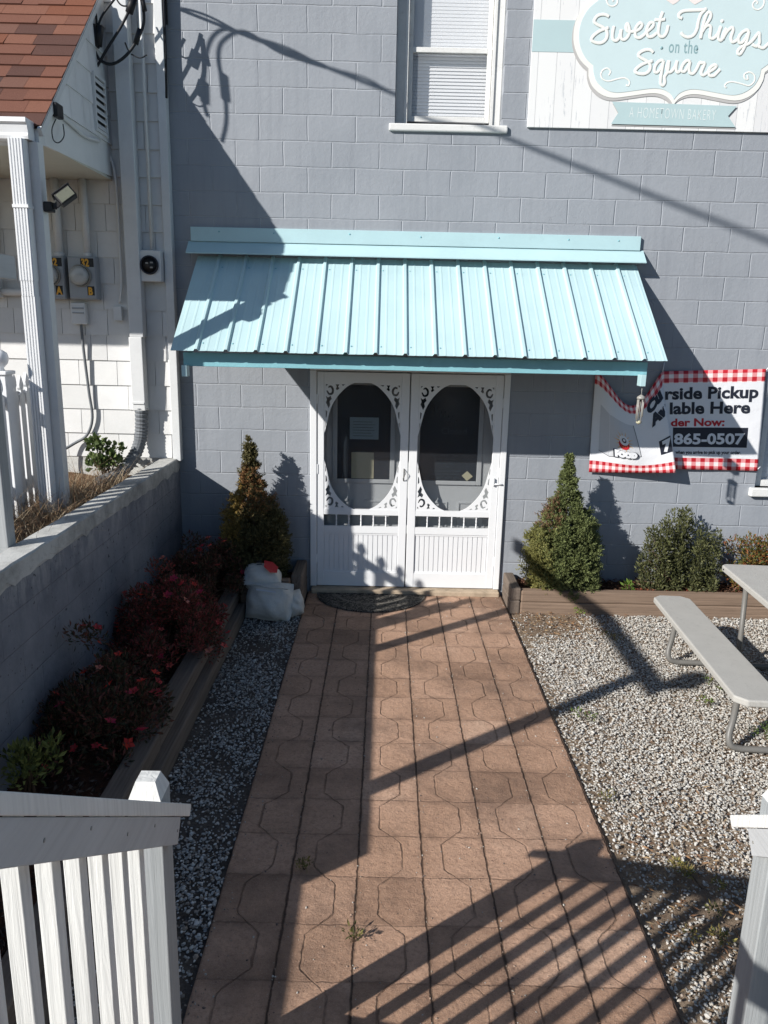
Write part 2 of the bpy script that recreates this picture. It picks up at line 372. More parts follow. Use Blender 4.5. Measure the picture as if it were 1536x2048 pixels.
def wallface():
    t = NT('grey_block_face'); o = t.n('ShaderNodeSeparateXYZ'); t.l(t.tc.outputs['Object'], o.inputs[0]); c = t.n('ShaderNodeCombineXYZ'); t.l(t.math('ADD', o.outputs[1], 40.0), c.inputs[0]); t.l(t.math('ADD', o.outputs[2], 2.04), c.inputs[1])
    br = t.n('ShaderNodeTexBrick'); br.inputs['Scale'].default_value = 1; br.inputs['Brick Width'].default_value = .404; br.inputs['Row Height'].default_value = .203; br.inputs['Mortar Size'].default_value = .006; br.inputs['Mortar Smooth'].default_value = .6
    t.l(c.outputs[0], br.inputs[0]); n1 = t.noise(2.2, 6, .7); n2 = t.noise(20, 6, .75)
    col = t.ramp(n1, [(.3, lin(104, 108, 118)), (.7, lin(140, 143, 150))])
    top = t.math('MULTIPLY', t.math('MULTIPLY_ADD', o.outputs[2], 3.2, -2.9, clamp=True), t.ramp(t.noise(6, 7, .75, t.mapping((1, 1.6, .7))), [(.46, (0,)*3), (.60, (1,)*3)]))
    col = t.mix(t.math('MULTIPLY', top, .6), col, lin(186, 186, 184)); hl = t.ramp(t.noise(30, 2), [(.68, (0,)*3), (.71, (.8,)*3)]); col = t.mix(hl, col, lin(58, 60, 66))
    return t.fin(col, .85, t.bump(t.math('MULTIPLY', br.outputs['Fac'], -1.0), .6, .01, t.bump(n2, .4, .01)), spec=.15)
MAT['wallface'] = wallface()
MAT['threshold'] = concrete_mat('tan_concrete', lin(182, 164, 142), .6, 8)
MAT['soil'] = soil_mat('gravel_soil', lin(104, 86, 72), lin(160, 142, 122), .8, 60)
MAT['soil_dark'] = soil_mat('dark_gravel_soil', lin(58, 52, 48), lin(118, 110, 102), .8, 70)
MAT['asphalt'] = soil_mat('yard_asphalt', (.030, .031, .033), (.060, .060, .062), .3, 90)
MAT['mulch'] = soil_mat('dark_mulch', lin(40, 28, 24), lin(96, 66, 52))
MAT['earth'] = soil_mat('dry_earth', lin(84, 64, 48), lin(140, 112, 86))
MAT['stone'] = attr_mat('gravel_stone', .8, .2, .2, 90, .15)
MAT['chip'] = attr_mat('bark_chip', .9, .1, .3, 90, .3)
MAT['leaf'] = attr_mat('leaf', .55, .3, .05, 60, .2, .25)
MAT['needle'] = attr_mat('needle', .6, .25, .05, 60, .2, .12)
MAT['petal'] = attr_mat('petal', .6, .2, .05, 60, .15, .25)
MAT['straw'] = attr_mat('dry_straw', .8, .15, .05, 60, .25, .2)
MAT['bark'] = wood('bark', lin(92, 74, 60), .9, 2, .35)
MAT['black'] = paint('black_plastic', (.012, .012, .014), .5, .1, .1, 8, .1, 80, .4)
MAT['cable'] = paint('black_cable', (.02, .022, .026), .55, .1, .1, 8, .1, 80, .3)
MAT['meter_grey'] = paint('grey_meter_box', lin(160, 165, 170), .5, .06, .2, 8, .06, 60, .35)
MAT['white_pvc'] = paint('white_painted_pipe', (.70, .71, .71), .5, .05, .15, 8, .06, 40, .3)
MAT['glassdome'] = clear_mat('meter_glass', (.62, .64, .62), .55, .08)
MAT['lens'] = paint('lamp_lens', lin(120, 122, 108), .3, .1, .1, 10, .02)
MAT['pane'] = clear_mat('window_glass', (.55, .6, .66), .12, .03)
MAT['screen'] = clear_mat('insect_screen', (.03, .033, .040), .16, .7)
MAT['dark_glass'] = paint('dark_door_glass', (.030, .038, .048), .12, .1, .05, 3, 0, 10, .5)  # opaque pane: dark interior and a sky reflection put into its colour
MAT['door_grey'] = paint('grey_white_door', lin(196, 200, 202), .45, .04, .1, 4, .04, 40, .35)
MAT['paper'] = paint('grey_paper', lin(150, 168, 176), .8, .05, .1, 5, .05, 40, .1)
MAT['paper2'] = paint('tan_paper', lin(186, 182, 156), .8, .05, .1, 5, .05, 40, .1)
MAT['faint'] = paint('faint_lettering', lin(62, 76, 84), .6, .05, .1, 6, .02)
MAT['ink'] = paint('dark_ink', lin(38, 42, 54), .45, .06, .05, 6, .02, 40, .4)
MAT['redink'] = paint('red_ink', lin(186, 40, 50), .45, .06, .05, 6, .02, 40, .4)
MAT['vinyl_white'] = paint('white_vinyl_print', lin(226, 228, 232), .42, .03, .05, 6, .02, 40, .4)
MAT['vinyl_grey'] = paint('grey_vinyl_print', lin(202, 204, 208), .45, .04, .05, 6, .02, 40, .4)
MAT['yellow'] = paint('yellow_print', lin(228, 170, 62), .5, .06, .1, 8, .02)
MAT['sign_white'] = paint('sign_white', lin(236, 236, 230), .45, .02, .03, 5, .01)
MAT['sign_teal'] = paint('sign_teal', lin(202, 220, 222), .45, .03, .03, 5, .01)
MAT['rib_text'] = paint('sign_ribbon_text', lin(226, 234, 233), .45, .02, .03, 5, .01)
MAT['sign_band'] = paint('sign_band', lin(182, 204, 206), .45, .03, .03, 5, .01)
MAT['sign_grey'] = paint('sign_grey', lin(186, 184, 182), .45, .03, .03, 5, .01)
MAT['sign_text'] = paint('sign_dim_text', lin(142, 172, 176), .45, .03, .03, 5, .01)
MAT['pink'] = paint('sign_pale_pink', lin(236, 226, 222), .45, .03, .03, 5, .01)
MAT['planks'] = planks_mat(); MAT['gingham'] = gingham_mat(); MAT['doormat'] = mat_mat()
MAT['bag'] = paint('white_bag_plastic', lin(206, 204, 196), .4, .10, .35, 7, .9, 16, .4, None, lin(140, 130, 112))
MAT['table'] = paint('grey_moulded_top', lin(178, 176, 170), .6, .07, .30, 7, .25, 200, .3)
MAT['tube'] = paint('grey_steel_tube', lin(112, 110, 106), .45, .08, .2, 8, .05, 60, .4)
MAT['soffit'] = paint('beige_soffit', lin(206, 204, 190), .6, .05, .1, 5, .05, 30)
MAT['hose'] = paint('grey_drain_hose', lin(112, 116, 120), .6, .1, .3, 8, .05, 40)
MAT['steel'] = paint('worn_steel', lin(150, 148, 142), .35, .1, .2, 12, .05, 60, .5)

# ---------------------------------------------------------------- shape helpers
def copies(name, me_list, m, parent):
    return [obj(name, me, m, parent) for me in me_list]
def catmull(P, k=6):
    P = [np.array(p, float) for p in P]; out = []
    for i in range(len(P)-1):
        p0 = P[max(i-1, 0)]; p1 = P[i]; p2 = P[i+1]; p3 = P[min(i+2, len(P)-1)]
        for j in range(k):
            t = j/k; out.append(.5*((2*p1)+(-p0+p2)*t+(2*p0-5*p1+4*p2-p3)*t*t+(-p0+3*p1-3*p2+p3)*t**3))
    out.append(P[-1]); return out
def text_me(s, size, offset=0.0, align='LEFT', extrude=0.0, res=3, spacing=1.0):
    cu = bpy.data.curves.new('text', 'FONT'); cu.body = s; cu.size = size; cu.offset = offset; cu.extrude = extrude; cu.align_x = align; cu.resolution_u = res; cu.space_character = spacing
    o = bpy.data.objects.new('text', cu); link(o); dg = bpy.context.evaluated_depsgraph_get(); dg.update()
    me = bpy.data.meshes.new_from_object(o.evaluated_get(dg)); bpy.data.objects.remove(o); bpy.data.curves.remove(cu); return me
def text_obj(name, s, size, m, fn, parent, offset=0.0, align='LEFT', sx=1.0, spacing=1.0, subdiv=0):
    me = text_me(s, size, offset, align, spacing=spacing)
    if subdiv:
        bm = bmesh.new(); bm.from_mesh(me); bmesh.ops.subdivide_edges(bm, edges=bm.edges, cuts=subdiv, use_grid_fill=True); bmesh.ops.triangulate(bm, faces=bm.faces); bm.to_mesh(me); bm.free()
    for v in me.vertices: v.co = fn(v.co.x*sx, v.co.y)
    return obj(name, me, m, parent)
def wall_holes(xs, zs, holes, y0=0.0, depth=.22):
    mb = MB(); X = sorted(set(xs + [h[0] for h in holes] + [h[1] for h in holes])); Z = sorted(set(zs + [h[2] for h in holes] + [h[3] for h in holes]))
    for i in range(len(X)-1):
        for j in range(len(Z)-1):
            cx, cz = (X[i]+X[i+1])/2, (Z[j]+Z[j+1])/2
            if any(h[0] < cx < h[1] and h[2] < cz < h[3] for h in holes): continue
            mb.add([(X[i], y0, Z[j]), (X[i+1], y0, Z[j]), (X[i+1], y0, Z[j+1]), (X[i], y0, Z[j+1])], [(0,1,2,3)])
    for a, b, c, d in holes:
        for q in ([(a,y0,c),(a,y0,d),(a,y0+depth,d),(a,y0+depth,c)], [(b,y0,d),(b,y0,c),(b,y0+depth,c),(b,y0+depth,d)], [(a,y0,d),(b,y0,d),(b,y0+depth,d),(a,y0+depth,d)], [(b,y0,c),(a,y0,c),(a,y0+depth,c),(b,y0+depth,c)]):
            mb.add(q, [(0,1,2,3)])
    x0, x1, z0, z1 = X[0], X[-1], Z[0], Z[-1]; yb = y0+depth+3.0
    mb.add([(x0,y0,z1),(x1,y0,z1),(x1,yb,z1),(x0,yb,z1)], [(0,1,2,3)]); mb.add([(x1,y0,z0),(x1,yb,z0),(x1,yb,z1),(x1,y0,z1)], [(0,1,2,3)])
    mb.add([(x0,y0,z0),(x0,yb,z0),(x0,yb,z1),(x0,y0,z1)], [(3,2,1,0)]); mb.add([(x0,yb,z0),(x1,yb,z0),(x1,yb,z1),(x0,yb,z1)], [(3,2,1,0)])
    return mb
#@@BODY
# ================================================================= SETTING
def bumpy(x0, x1, y0, y1, z, amp, step=.06, seed=1):
    rg = np.random.default_rng(seed); nx = max(2, int((x1-x0)/step)); ny = max(2, int((y1-y0)/step)); mb = MB(); vs = []; fs = []
    ph = rg.uniform(0, 6.28, 8); fr = rg.uniform(2, 14, (8, 2))
    for j in range(ny+1):
        for i in range(nx+1):
            x = x0+(x1-x0)*i/nx; y = y0+(y1-y0)*j/ny
            h = sum(math.sin(x*fr[k,0]+y*fr[k,1]+ph[k]) for k in range(8))/8
            vs.append((x, y, z+amp*h+rg.uniform(-amp, amp)*.35))
    for j in range(ny):
        for i in range(nx): a = j*(nx+1)+i; fs.append((a, a+1, a+nx+2, a+nx+1))
    for i in range(len(fs)): mb.add([], []); break
    mb.add(vs, fs, None, True); return mb
mb = MB(); mb.add([(-60,-60,-.03),(60,-60,-.03),(60,30,-.03),(-60,30,-.03)], [(0,1,2,3)]); tag(mb.build('ground', MAT['asphalt']), 'dark ground of the yard', 'ground', kind='structure')
mb = MB(); mb.box(-.69, 1.155, -8.2, -.03, -.12, .0, bev=.012); tag(mb.build('brick_path', MAT['path']), 'red brown stamped paving path to the white doors', 'path', kind='structure')
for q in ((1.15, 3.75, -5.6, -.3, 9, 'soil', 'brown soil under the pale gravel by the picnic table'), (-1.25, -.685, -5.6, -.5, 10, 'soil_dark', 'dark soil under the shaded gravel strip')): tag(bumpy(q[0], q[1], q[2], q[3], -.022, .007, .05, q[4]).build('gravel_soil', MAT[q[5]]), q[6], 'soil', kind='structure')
# terrace behind the retaining wall
tag(bumpy(-5.5, -2.03, -5.2, -.05, 1.10, .04, .1, 3).build('terrace', MAT['earth']), 'raised earth terrace behind the block wall', 'terrace', kind='structure')
tag(bumpy(-1.9, -1.27, -5.4, -.02, .13, .025, .05, 4).build('planting_bed', MAT['mulch']), 'dark mulched soil of the azalea bed', 'bed', kind='structure')
tag(bumpy(-1.28, -.74, -.56, -.02, .16, .02, .05, 5).build('planting_bed', MAT['mulch']), 'dark mulched soil in the small bed left of the door', 'bed', kind='structure')
tag(bumpy(1.25, 5.2, -.42, -.02, .15, .02, .05, 6).build('planting_bed', MAT['mulch']), 'brown mulched soil of the bed right of the door', 'bed', kind='structure')

# ================================================================= BAKERY BUILDING
B = empty('block_building', (0, 0, 0), 'grey painted concrete block building with white double doors', 'building')
DO = (-.645, 1.10, .045, 2.085); WO = (.035, .925, 4.116, 6.0); RW = (3.45, 4.35, 1.09, 2.75)
wall_holes([-2.6, 7.5], [-.1, 7.2], [DO, WO, RW], 0, .28).build('wall', MAT['block'], B)
MB().box(-.66, 1.125, -.11, .13, -.06, .045, bev=.012).build('threshold', MAT['threshold'], B)
# upper window
wf = MB()
wf.box(.036, .135, .09, .17, 4.118, 6.0, bev=.006); wf.box(.838, .924, .09, .17, 4.118, 6.0, bev=.006); wf.box(.112, .137, .075, .092, 4.118, 6.0); wf.box(.836, .858, .075, .092, 4.118, 6.0)
win = wf.build('window', MAT['white_old'], B)
sh = MB()
for z0, z1, y in ((4.165, 4.735, .125), (4.690, 5.5, .155)):
    sh.box(.138, .176, y, y+.03, z0, z1, bev=.004); sh.box(.797, .835, y, y+.03, z0, z1, bev=.004)
    sh.box(.176, .797, y+.001, y+.029, z0, z0+.045, bev=.004); sh.box(.176, .797, y+.001, y+.029, z1-.04, z1, bev=.004)
sh.build('sash', MAT['white_old'], win)
MB().box(.170, .800, .138, .142, 4.20, 4.70).build('pane', MAT['pane'], win); MB().box(.170, .800, .168, .172, 4.73, 5.46).build('pane', MAT['pane'], win)
bl = MB()
for i in range(52):
    z = 4.18+i*.027
    tilt = .0045 if z < 4.70 else .0015
    bl.add([(.15, .22-tilt, z), (.825, .22-tilt, z+random.uniform(-.001, .001)), (.825, .22+tilt, z+.028), (.15, .22+tilt, z+.028)], [(0,1,2,3)])
bl.build('blind', MAT['white'], win, recalc=False)
MB().box(-.012, .978, -.030, .12, 4.058, 4.116, bev=.010).build('sill', MAT['white_old'], win)
# window at the right edge
wf = MB(); wf.box(3.451, 3.53, .06, .12, 1.092, 2.748, bev=.006); wf.box(4.27, 4.349, .06, .12, 1.092, 2.748, bev=.006); wf.box(3.53, 4.27, .061, .119, 2.67, 2.747); wf.box(3.53, 4.27, .061, .119, 1.093, 1.15)
w2 = wf.build('window', MAT['white_old'], B)
MB().box(3.53, 4.27, .088, .092, 1.15, 2.67).build('pane', MAT['pane'], w2)
bl = MB()
for i in range(30):
    z = 1.12+i*.052; bl.add([(3.5, .13, z), (4.3, .13, z), (4.3, .152, z+.05), (3.5, .152, z+.05)], [(0,1,2,3)])
bl.build('blind', MAT['white'], w2, recalc=False); MB().box(3.40, 4.40, -.05, .10, 1.01, 1.09, bev=.01).build('sill', MAT['white_old'], w2)
# door frame
df = MB(); df.box(-.672, -.612, -.028, .05, .047, 2.075, bev=.005); df.box(1.073, 1.128, -.028, .05, .047, 2.075, bev=.005); df.box(-.672, 1.128, -.029, .05, 2.076, 2.132, bev=.005)
df.build('door_frame', MAT['white'], B)
# inner doors, set back behind the screen doors
def inner_door(x0, x1, gx0, gx1, side):
    d = MB(); y = .125
    d.box(x0, x1, y, y+.04, .047, 2.084, bev=.004)
    D_ = d.build('inner_door', MAT['door_grey'], B)
    f = MB()
    for a in ((gx0-.045, gx0, 1.03, 1.985), (gx1, gx1+.045, 1.03, 1.985), (gx0, gx1, 1.03, 1.068), (gx0, gx1, 1.945, 1.985)): f.box(a[0], a[1], y-.016, y-.001, a[2], a[3], bev=.004)
    f.build('glass_moulding', MAT['door_grey'], D_)
    MB().box(gx0, gx1, y-.008, y-.002, 1.068, 1.945).build('pane', MAT['dark_glass'], D_)
    p = MB()
    for a, b in (((x0+.12), (x0+x1)/2-.05), ((x0+x1)/2+.05, x1-.12)):
        for q in ((a, b, .22, .235), (a, b, .85, .865), (a, a+.015, .235, .85), (b-.015, b, .235, .85)): p.box(q[0], q[1], y-.009, y-.001, q[2], q[3])
    p.build('panel_moulding', MAT['door_grey'], D_)
    return D_
idL = inner_door(-.643, .2, -.432, .062, 0); idR = inner_door(.232, 1.098, .337, .878, 1)
fn = lambda ox, oz, y: (lambda x, z: Vector((ox+x, y, oz+z)))
# lettering on the right hand glass
for s, sz, x, z in (('Please', .13, .40, 1.67), ('Closed', .085, .53, 1.51), ('Hours', .07, .40, 1.40), ('Mon - Wed - Thur', .034, .44, 1.30), ('Friday 7am-4pm', .030, .48, 1.265), ('Saturday 8am', .030, .50, 1.225), ('to 2pm', .030, .54, 1.195), ('Closed Sunday and Monday', .026, .44, 1.155), ('to order call or come in', .026, .46, 1.125)):
    if s in ('Please', 'Hours'): continue
    text_obj('lettering', s, sz, MAT['faint'], fn(x, z, .1145), idR)
fl = MB()
for k in range(4):
    pts = [(.46+k*.075+.03*math.cos(a)*(1-a/9), .1135, 1.092+.013*math.sin(a)*(1-a/9)) for a in np.linspace(0, 6.3, 16)]; fl.tube(pts, .0022, 4)
fl.build('scroll_print', MAT['faint'], idR)
st = MB()
for i in range(9):
    x = .38+i*.035; z = 1.74-.02*i+(.02 if i % 2 else 0); st.tube([(x, .1135, z), (x+.006, .1135, z+.06)], .003, 4)
st.build('glass_print', MAT['faint'], idR)
MB().poly_xz([(.74, 1.12), (.79, 1.07), (.845, 1.115), (.79, 1.165)], .1125, .1155).build('sticker', MAT['paper2'], idR)
# screen doors
def bracket_outline(wd, hg):
    arc = catmull([(1, 0), (.73, .086), (.42, .28), (.216, .50), (.095, .78), (0, 1)], 4)
    return [(0, 0)]+[(p[0]*wd, p[1]*hg) for p in arc]
def curve_plate(loops, y0, th):
    cu = bpy.data.curves.new('plate', 'CURVE'); cu.dimensions = '2D'; cu.fill_mode = 'BOTH'; cu.extrude = th/2
    for lp in loops:
        sp = cu.splines.new('POLY'); sp.points.add(len(lp)-1); sp.use_cyclic_u = True
        for p, q in zip(sp.points, lp): p.co = (q[0], q[1], 0, 1)
    o = bpy.data.objects.new('plate', cu); link(o); dg = bpy.context.evaluated_depsgraph_get(); dg.update()
    me = bpy.data.meshes.new_from_object(o.evaluated_get(dg)); bpy.data.objects.remove(o); bpy.data.curves.remove(cu)
    return me
def thick_line(P, w):
    P = [np.array(p) for p in catmull(P, 5)]; L, Rr = [], []
    for i, p in enumerate(P):
        t = P[min(i+1, len(P)-1)]-P[max(i-1, 0)]; n = np.array([-t[1], t[0]])/(np.linalg.norm(t)+1e-9)
        k = w*(1-.55*abs(2*i/(len(P)-1)-1)**3); L.append(tuple(p+n*k)); Rr.append(tuple(p-n*k))
    return L+Rr[::-1]
def make_bracket_mesh():
    wd, hg = .275, .47
    holes = []
    # scroll cut-outs that follow the two straight edges: a C scroll in the corner, S leaves and teardrops toward the tips
    holes.append(thick_line([(.022,.060),(.040,.085),(.066,.078),(.070,.050),(.052,.030),(.034,.038)], .0085))
    holes.append([(.092,.014),(.122,.014),(.112,.030),(.122,.044),(.102,.058),(.094,.046),(.102,.034)])
    holes.append([(.140,.013),(.172,.013),(.150,.024)])
    holes.append([(.013,.100),(.032,.112),(.052,.098),(.062,.122),(.044,.140),(.050,.165),(.036,.190),(.024,.165),(.013,.150),(.022,.130)])
    holes.append([(.013,.205),(.026,.214),(.022,.250),(.013,.265)])
    holes.append([(.011,.285),(.018,.295),(.014,.335),(.010,.33)])
    holes.append([(.014,.014),(.030,.014),(.014,.030)])
    return curve_plate([bracket_outline(wd, hg)]+[[(x*1.12, y*1.22) for x, y in hl] for hl in holes], 0, .014)
BR = make_bracket_mesh()
def screen_door(x0, x1, ox0, ox1, hinge):
    y0, y1 = -.018, .014
    f = MB()
    f.box(x0, ox0, y0, y1, .052, 2.066, bev=.004); f.box(ox1, x1, y0, y1, .052, 2.066, bev=.004)
    f.box(ox0, ox1, y0+.002, y1-.002, 1.972, 2.064); f.box(ox0, ox1, y0+.002, y1-.002, .752, .805); f.box(ox0, ox1, y0+.002, y1-.002, .575, .642); f.box(ox0, ox1, y0+.002, y1-.002, .053, .19)
    D_ = f.build('screen_door', MAT['white'], B)
    p = MB(); p.box(ox0, ox1, .000, .008, .19, .575)
    n = 15
    for i in range(n):
        a = ox0+.004+(ox1-ox0-.008)*i/n; b = ox0+.004+(ox1-ox0-.008)*(i+1)/n
        p.box(a+.003, b-.003, -.006, .0005, .193, .572, bev=.002)
    p.build('beadboard_panel', MAT['white'], D_)
    for za in (.557, .19): MB().box(ox0, ox1, -.010, -.002, za, za+.016).build('panel_trim', MAT['white'], D_)
    for i in range(1, 6):
        x = ox0+(ox1-ox0)*i/6; s = MB(); m = Matrix.Translation((x, -.002, .642))
        s.lathe([(.009, 0), (.009, .012), (.006, .02), (.0085, .035), (.005, .05), (.0085, .065), (.006, .09), (.009, .098), (.009, .11)], m, 8); s.build('spindle', MAT['white'], D_)
    for cx, cz, sx, sz in ((ox0, 1.972, 1, -1), (ox1, 1.972, -1, -1), (ox0, .805, 1, 1), (ox1, .805, -1, 1)):
        me = BR.copy()
        for v in me.vertices: v.co = Vector((cx+sx*v.co.x, -.006+v.co.z, cz+sz*v.co.y))
        if sx*sz > 0: me.flip_normals()
        obj('fretwork_bracket', me, MAT['white'], D_)
    MB().box(ox0, ox1, .004, .0055, .642, 1.972).build('insect_screen', MAT['screen'], D_)
    for z in (.32, 1.18, 1.82):
        hx = x0 if hinge < 0 else x1; MB().box(hx-.008, hx+.008, y0-.006, y0+.004, z-.045, z+.045, bev=.002).build('hinge', MAT['white'], D_)
    return D_
sdL = screen_door(-.608, .226, -.546, .152, -1); sdR = screen_door(.236, 1.070, .310, 1.000, 1)
hd = MB(); hx = .19; hd.tube([(hx, -.020, 1.085), (hx-.004, -.045, 1.11), (hx+.016, -.05, 1.16), (hx, -.022, 1.20)], .004, 6); hd.tube([(hx, -.020, 1.085), (hx, -.023, 1.20)], .003, 6); hd.build('handle', MAT['tube'], sdL)
cl = MB(); cl.tube([(1.02, -.03, 1.075), (1.105, -.032, 1.07)], .008, 8); cl.box(1.012, 1.028, -.04, -.018, 1.06, 1.13); cl.build('door_closer', MAT['white'], sdR)
# notices stuck inside the left glass
for (n, lb, a, m, ca) in (('notice', 'pale landscape notice taped to the left door glass', (-.317, -.049, 1.445, 1.649), 'paper', 'upper'), ('notice', 'tan portrait notice at the bottom of the left door glass', (-.299, -.089, 1.074, 1.322), 'paper2', 'lower')):
    o = MB().box(a[0], a[1], .1135, .1145, a[2], a[3]).build(n, MAT[m]); tag(o, lb, 'notice')
    if m == 'paper':
        l = MB()
        for i in range(6): l.box(a[0]+.03, a[1]-.03-random.random()*.05, .1125, .1130, a[2]+.03+i*.026, a[2]+.034+i*.026)
        l.build('print', MAT['faint'], o)

# ================================================================= AWNING
A = empty('door_awning', (.26, 0, 2.6), 'teal ribbed metal awning sloping out over the white doors', 'awning')
AX0, AX1, ZT, ZB, PR = -1.645, 2.16, 3.030, 2.262, 1.0
def arib(u):
    """rib profile height along X"""
    h = 0.0; k = (u-(-1.45))/.2288; fr = k-math.floor(k); d = min(fr, 1-fr)*.2288
    if d < .010: h = .019
    elif d < .021: h = .019*(.021-d)/.011
    for q in (.34, .66):
        e = abs(fr-q)*.2288
        if e < .011: h = max(h, .0016*(1 if e < .006 else (.011-e)/.005))
    return h
xs = [AX0]; x = AX0
brk = []
k0 = math.floor((AX0+1.45)/.2288)-1
for k in range(k0, k0+20):
    c = -1.45+k*.2288
    for d in (-.021, -.010, .010, .021): brk.append(c+d)
    for q in (.34, .66):
        for d in (-.011, -.006, .006, .011): brk.append(c+q*.2288+d)
xs = sorted([AX0, AX1]+[b for b in brk if AX0+.002 < b < AX1-.002])
nrm = Vector((0, -(ZT-ZB), PR)).normalized(); nrm = Vector((0, -(ZT-ZB)/math.hypot(ZT-ZB, PR), PR/math.hypot(ZT-ZB, PR)))
rf = MB(); vs = []; N = 14
for j in range(N):
    s = j/(N-1); p = Vector((0, -PR*s, ZT+(ZB-ZT)*s))
    for x in xs:
        q = p+nrm*(arib(x)); vs.append((x, q.y-.001, q.z+.0022*math.sin(x*5.3+s*4)*math.sin(s*6+x*2)-.003*(1 if j == N-1 else 0)*abs(math.sin(x*7))))
n = len(xs); fs = [(j*n+i, (j+1)*n+i, (j+1)*n+i+1, j*n+i+1) for j in range(N-1) for i in range(n-1)]
rf.add(vs, fs); ro = rf.build('roof_panel', MAT['teal_roof'], A, recalc=False)
sm = ro.modifiers.new('thickness', 'SOLIDIFY'); sm.thickness = .003; sm.offset = -1
fl = MB(); fl.poly_xz([(0, 0)]*3, 0, 0) if False else None
fl.box(-1.695, 2.172, -.030, -.001, 3.150, 3.266, bev=.003)
a, b = Vector((-1.718, -.012, 3.148)), Vector((-1.718, -.128, 3.052))
fl.add([(-1.718, -.012, 3.152), (2.205, -.012, 3.152), (2.205, -.132, 3.048), (-1.718, -.132, 3.048), (-1.718, -.010, 3.147), (2.205, -.010, 3.147), (2.205, -.131, 3.040), (-1.718, -.131, 3.040)], [(0,1,2,3), (4,7,6,5), (3,2,6,7), (0,3,7,4), (1,5,6,2), (0,4,5,1)])
fl.build('flashing', MAT['teal'], A)
sm_ = MB(); sm_.lathe([(.007, 0), (.007, .003), (.002, .006)], None, 7); so = sm_.build('screw_head', MAT['teal_wood'], None); sme = so.data; bpy.data.objects.remove(so)
def screw(mw):
    me = sme.copy(); me.transform(mw); obj('screw_head', me, MAT['teal_wood'], A)
for xx in (-1.45, -.98, -.33, .28, .95, 1.55, 1.98): screw(Matrix.Translation((xx, -.030, 3.225+random.uniform(-.01, .01))) @ Matrix.Rotation(R(90), 4, 'X'))
for k in range(16):
    for s in (.13, .93):
        q = Vector((-1.41+k*.2288, -PR*s, ZT+(ZB-ZT)*s))+nrm*.001; screw(Matrix.Translation(q) @ nrm.to_track_quat('Z', 'Y').to_matrix().to_4x4())
MB().box(-1.575, 2.045, -.900, -.862, 2.138, 2.243, bev=.003).build('fascia', MAT['teal_wood'], A)
for x in (-1.52, -.92, -.32, .28, .88, 1.48, 1.98): MB().beam((x, -.02, 2.945), (x, -.90, 2.272), .04, .07).build('rafter', MAT['teal_wood'], A)
for x, nm in ((-1.55, 'l'), (1.995, 'r')):
    MB().box(x-.021, x+.021, -.985, -.90, 2.062, 2.149, bev=.003).build('side_beam', MAT['teal'], A)
    br_ = MB(); br_.beam((x, -.80, 2.06), (x, -.02, 1.62), .036, .06) if False else None

# wind chime
WC = empty('wind_chime', (2.0, -.955, 2.05), 'small metal wind chime hanging from the right end of the teal awning', 'wind chime')
t = MB(); t.tube([(2.0, -.955, 2.055), (2.0, -.955, 1.985)], .003, 5); t.build('cord', MAT['steel'], WC)
t = MB(); t.lathe([(.004, .03), (.030, .012), (.034, 0), (.03, -.006)], Matrix.Translation((2.0, -.955, 1.968)), 12); t.build('top_disc', MAT['steel'], WC)
for k in range(5):
    a = k*1.2566; L = .13+.012*k
    t = MB(); t.tube([(2+.024*math.cos(a), -.955+.024*math.sin(a), 1.962), (2+.024*math.cos(a), -.955+.024*math.sin(a), 1.955-L)], .0048, 7); t.build('chime_tube', MAT['steel'], WC)
t = MB(); t.tube([(2, -.955, 1.96), (2, -.955, 1.795)], .002, 4); t.lathe([(.004, -.02), (.022, -.008), (.022, .004), (.004, .012)], Matrix.Translation((2, -.955, 1.785)), 10); t.build('clapper', MAT['paper2'], WC)

# ================================================================= SHOP SIGN
S = empty('shop_sign', (2.27, -.02, 4.8), 'printed white plank bakery sign with pale teal plaque high on the grey wall', 'sign')
SC = at(1349, 73, 1, 0); SCX = at(1349, 211, 1, 0).x - .02; SCZ = SC.z
MB().box(1.138, 2*SCX-1.138, -.022, -.002, 4.108, 2*SCZ-4.108+.05, bev=.002).build('panel', MAT['planks'], S)
def wp(px, py): p = at(px, py, 1, -.024); return (p.x, p.z)
MB().box(1.1385, 2*SCX-1.1385, -.0245, -.0222, 4.672, 4.905).build('band', MAT['sign_band'], S)
half = [wp(*q) for q in [(1186,72-62),(1168,20),(1153,42),(1147,70),(1150,97),(1161,121),(1177,137),(1177,152),(1184,172),(1202,189),(1226,196),(1262,192),(1300,187),(1322,189),(1338,198),(1349,211)]]
half = [(min(x, SCX), z) for x, z in half]; half[-1] = (SCX, half[-1][1])
half = [tuple(p) for p in catmull(half[0:7], 3)]+[tuple(p) for p in catmull(half[7:], 4)]
low = [h for h in half if h[1] < SCZ]
left = [(x, 2*SCZ-z) for x, z in low[::-1]]+low
full = left+[(2*SCX-x, z) for x, z in left[::-1]][1:-1]
def inset(pts, k):
    out = []; n = len(pts)
    for i in range(n):
        a = np.array(pts[i-1]); b = np.array(pts[(i+1) % n]); t = b-a; nn = np.array([-t[1], t[0]])/(np.linalg.norm(t)+1e-9); p = np.array(pts[i])+nn*k; out.append(tuple(p))
    return out
ar = sum(full[i-1][0]*full[i][1]-full[i][0]*full[i-1][1] for i in range(len(full)))
sg = 1 if ar > 0 else -1
def plate(pts, y0, y1, name, m):
    me = curve_plate([pts], 0, abs(y1-y0))
    for v in me.vertices: v.co = Vector((v.co.x, (y0+y1)/2-v.co.z, v.co.y))
    obj(name, me, m, S)
inn = [(SCX+(x-SCX)*(1-.042/.86), SCZ+(z-SCZ)*(1-.042/.50)) for x, z in full]
plate([(x-.012, z-.022) for x, z in full], -.0262, -.0248, 'plaque_edge', MAT['sign_grey'])
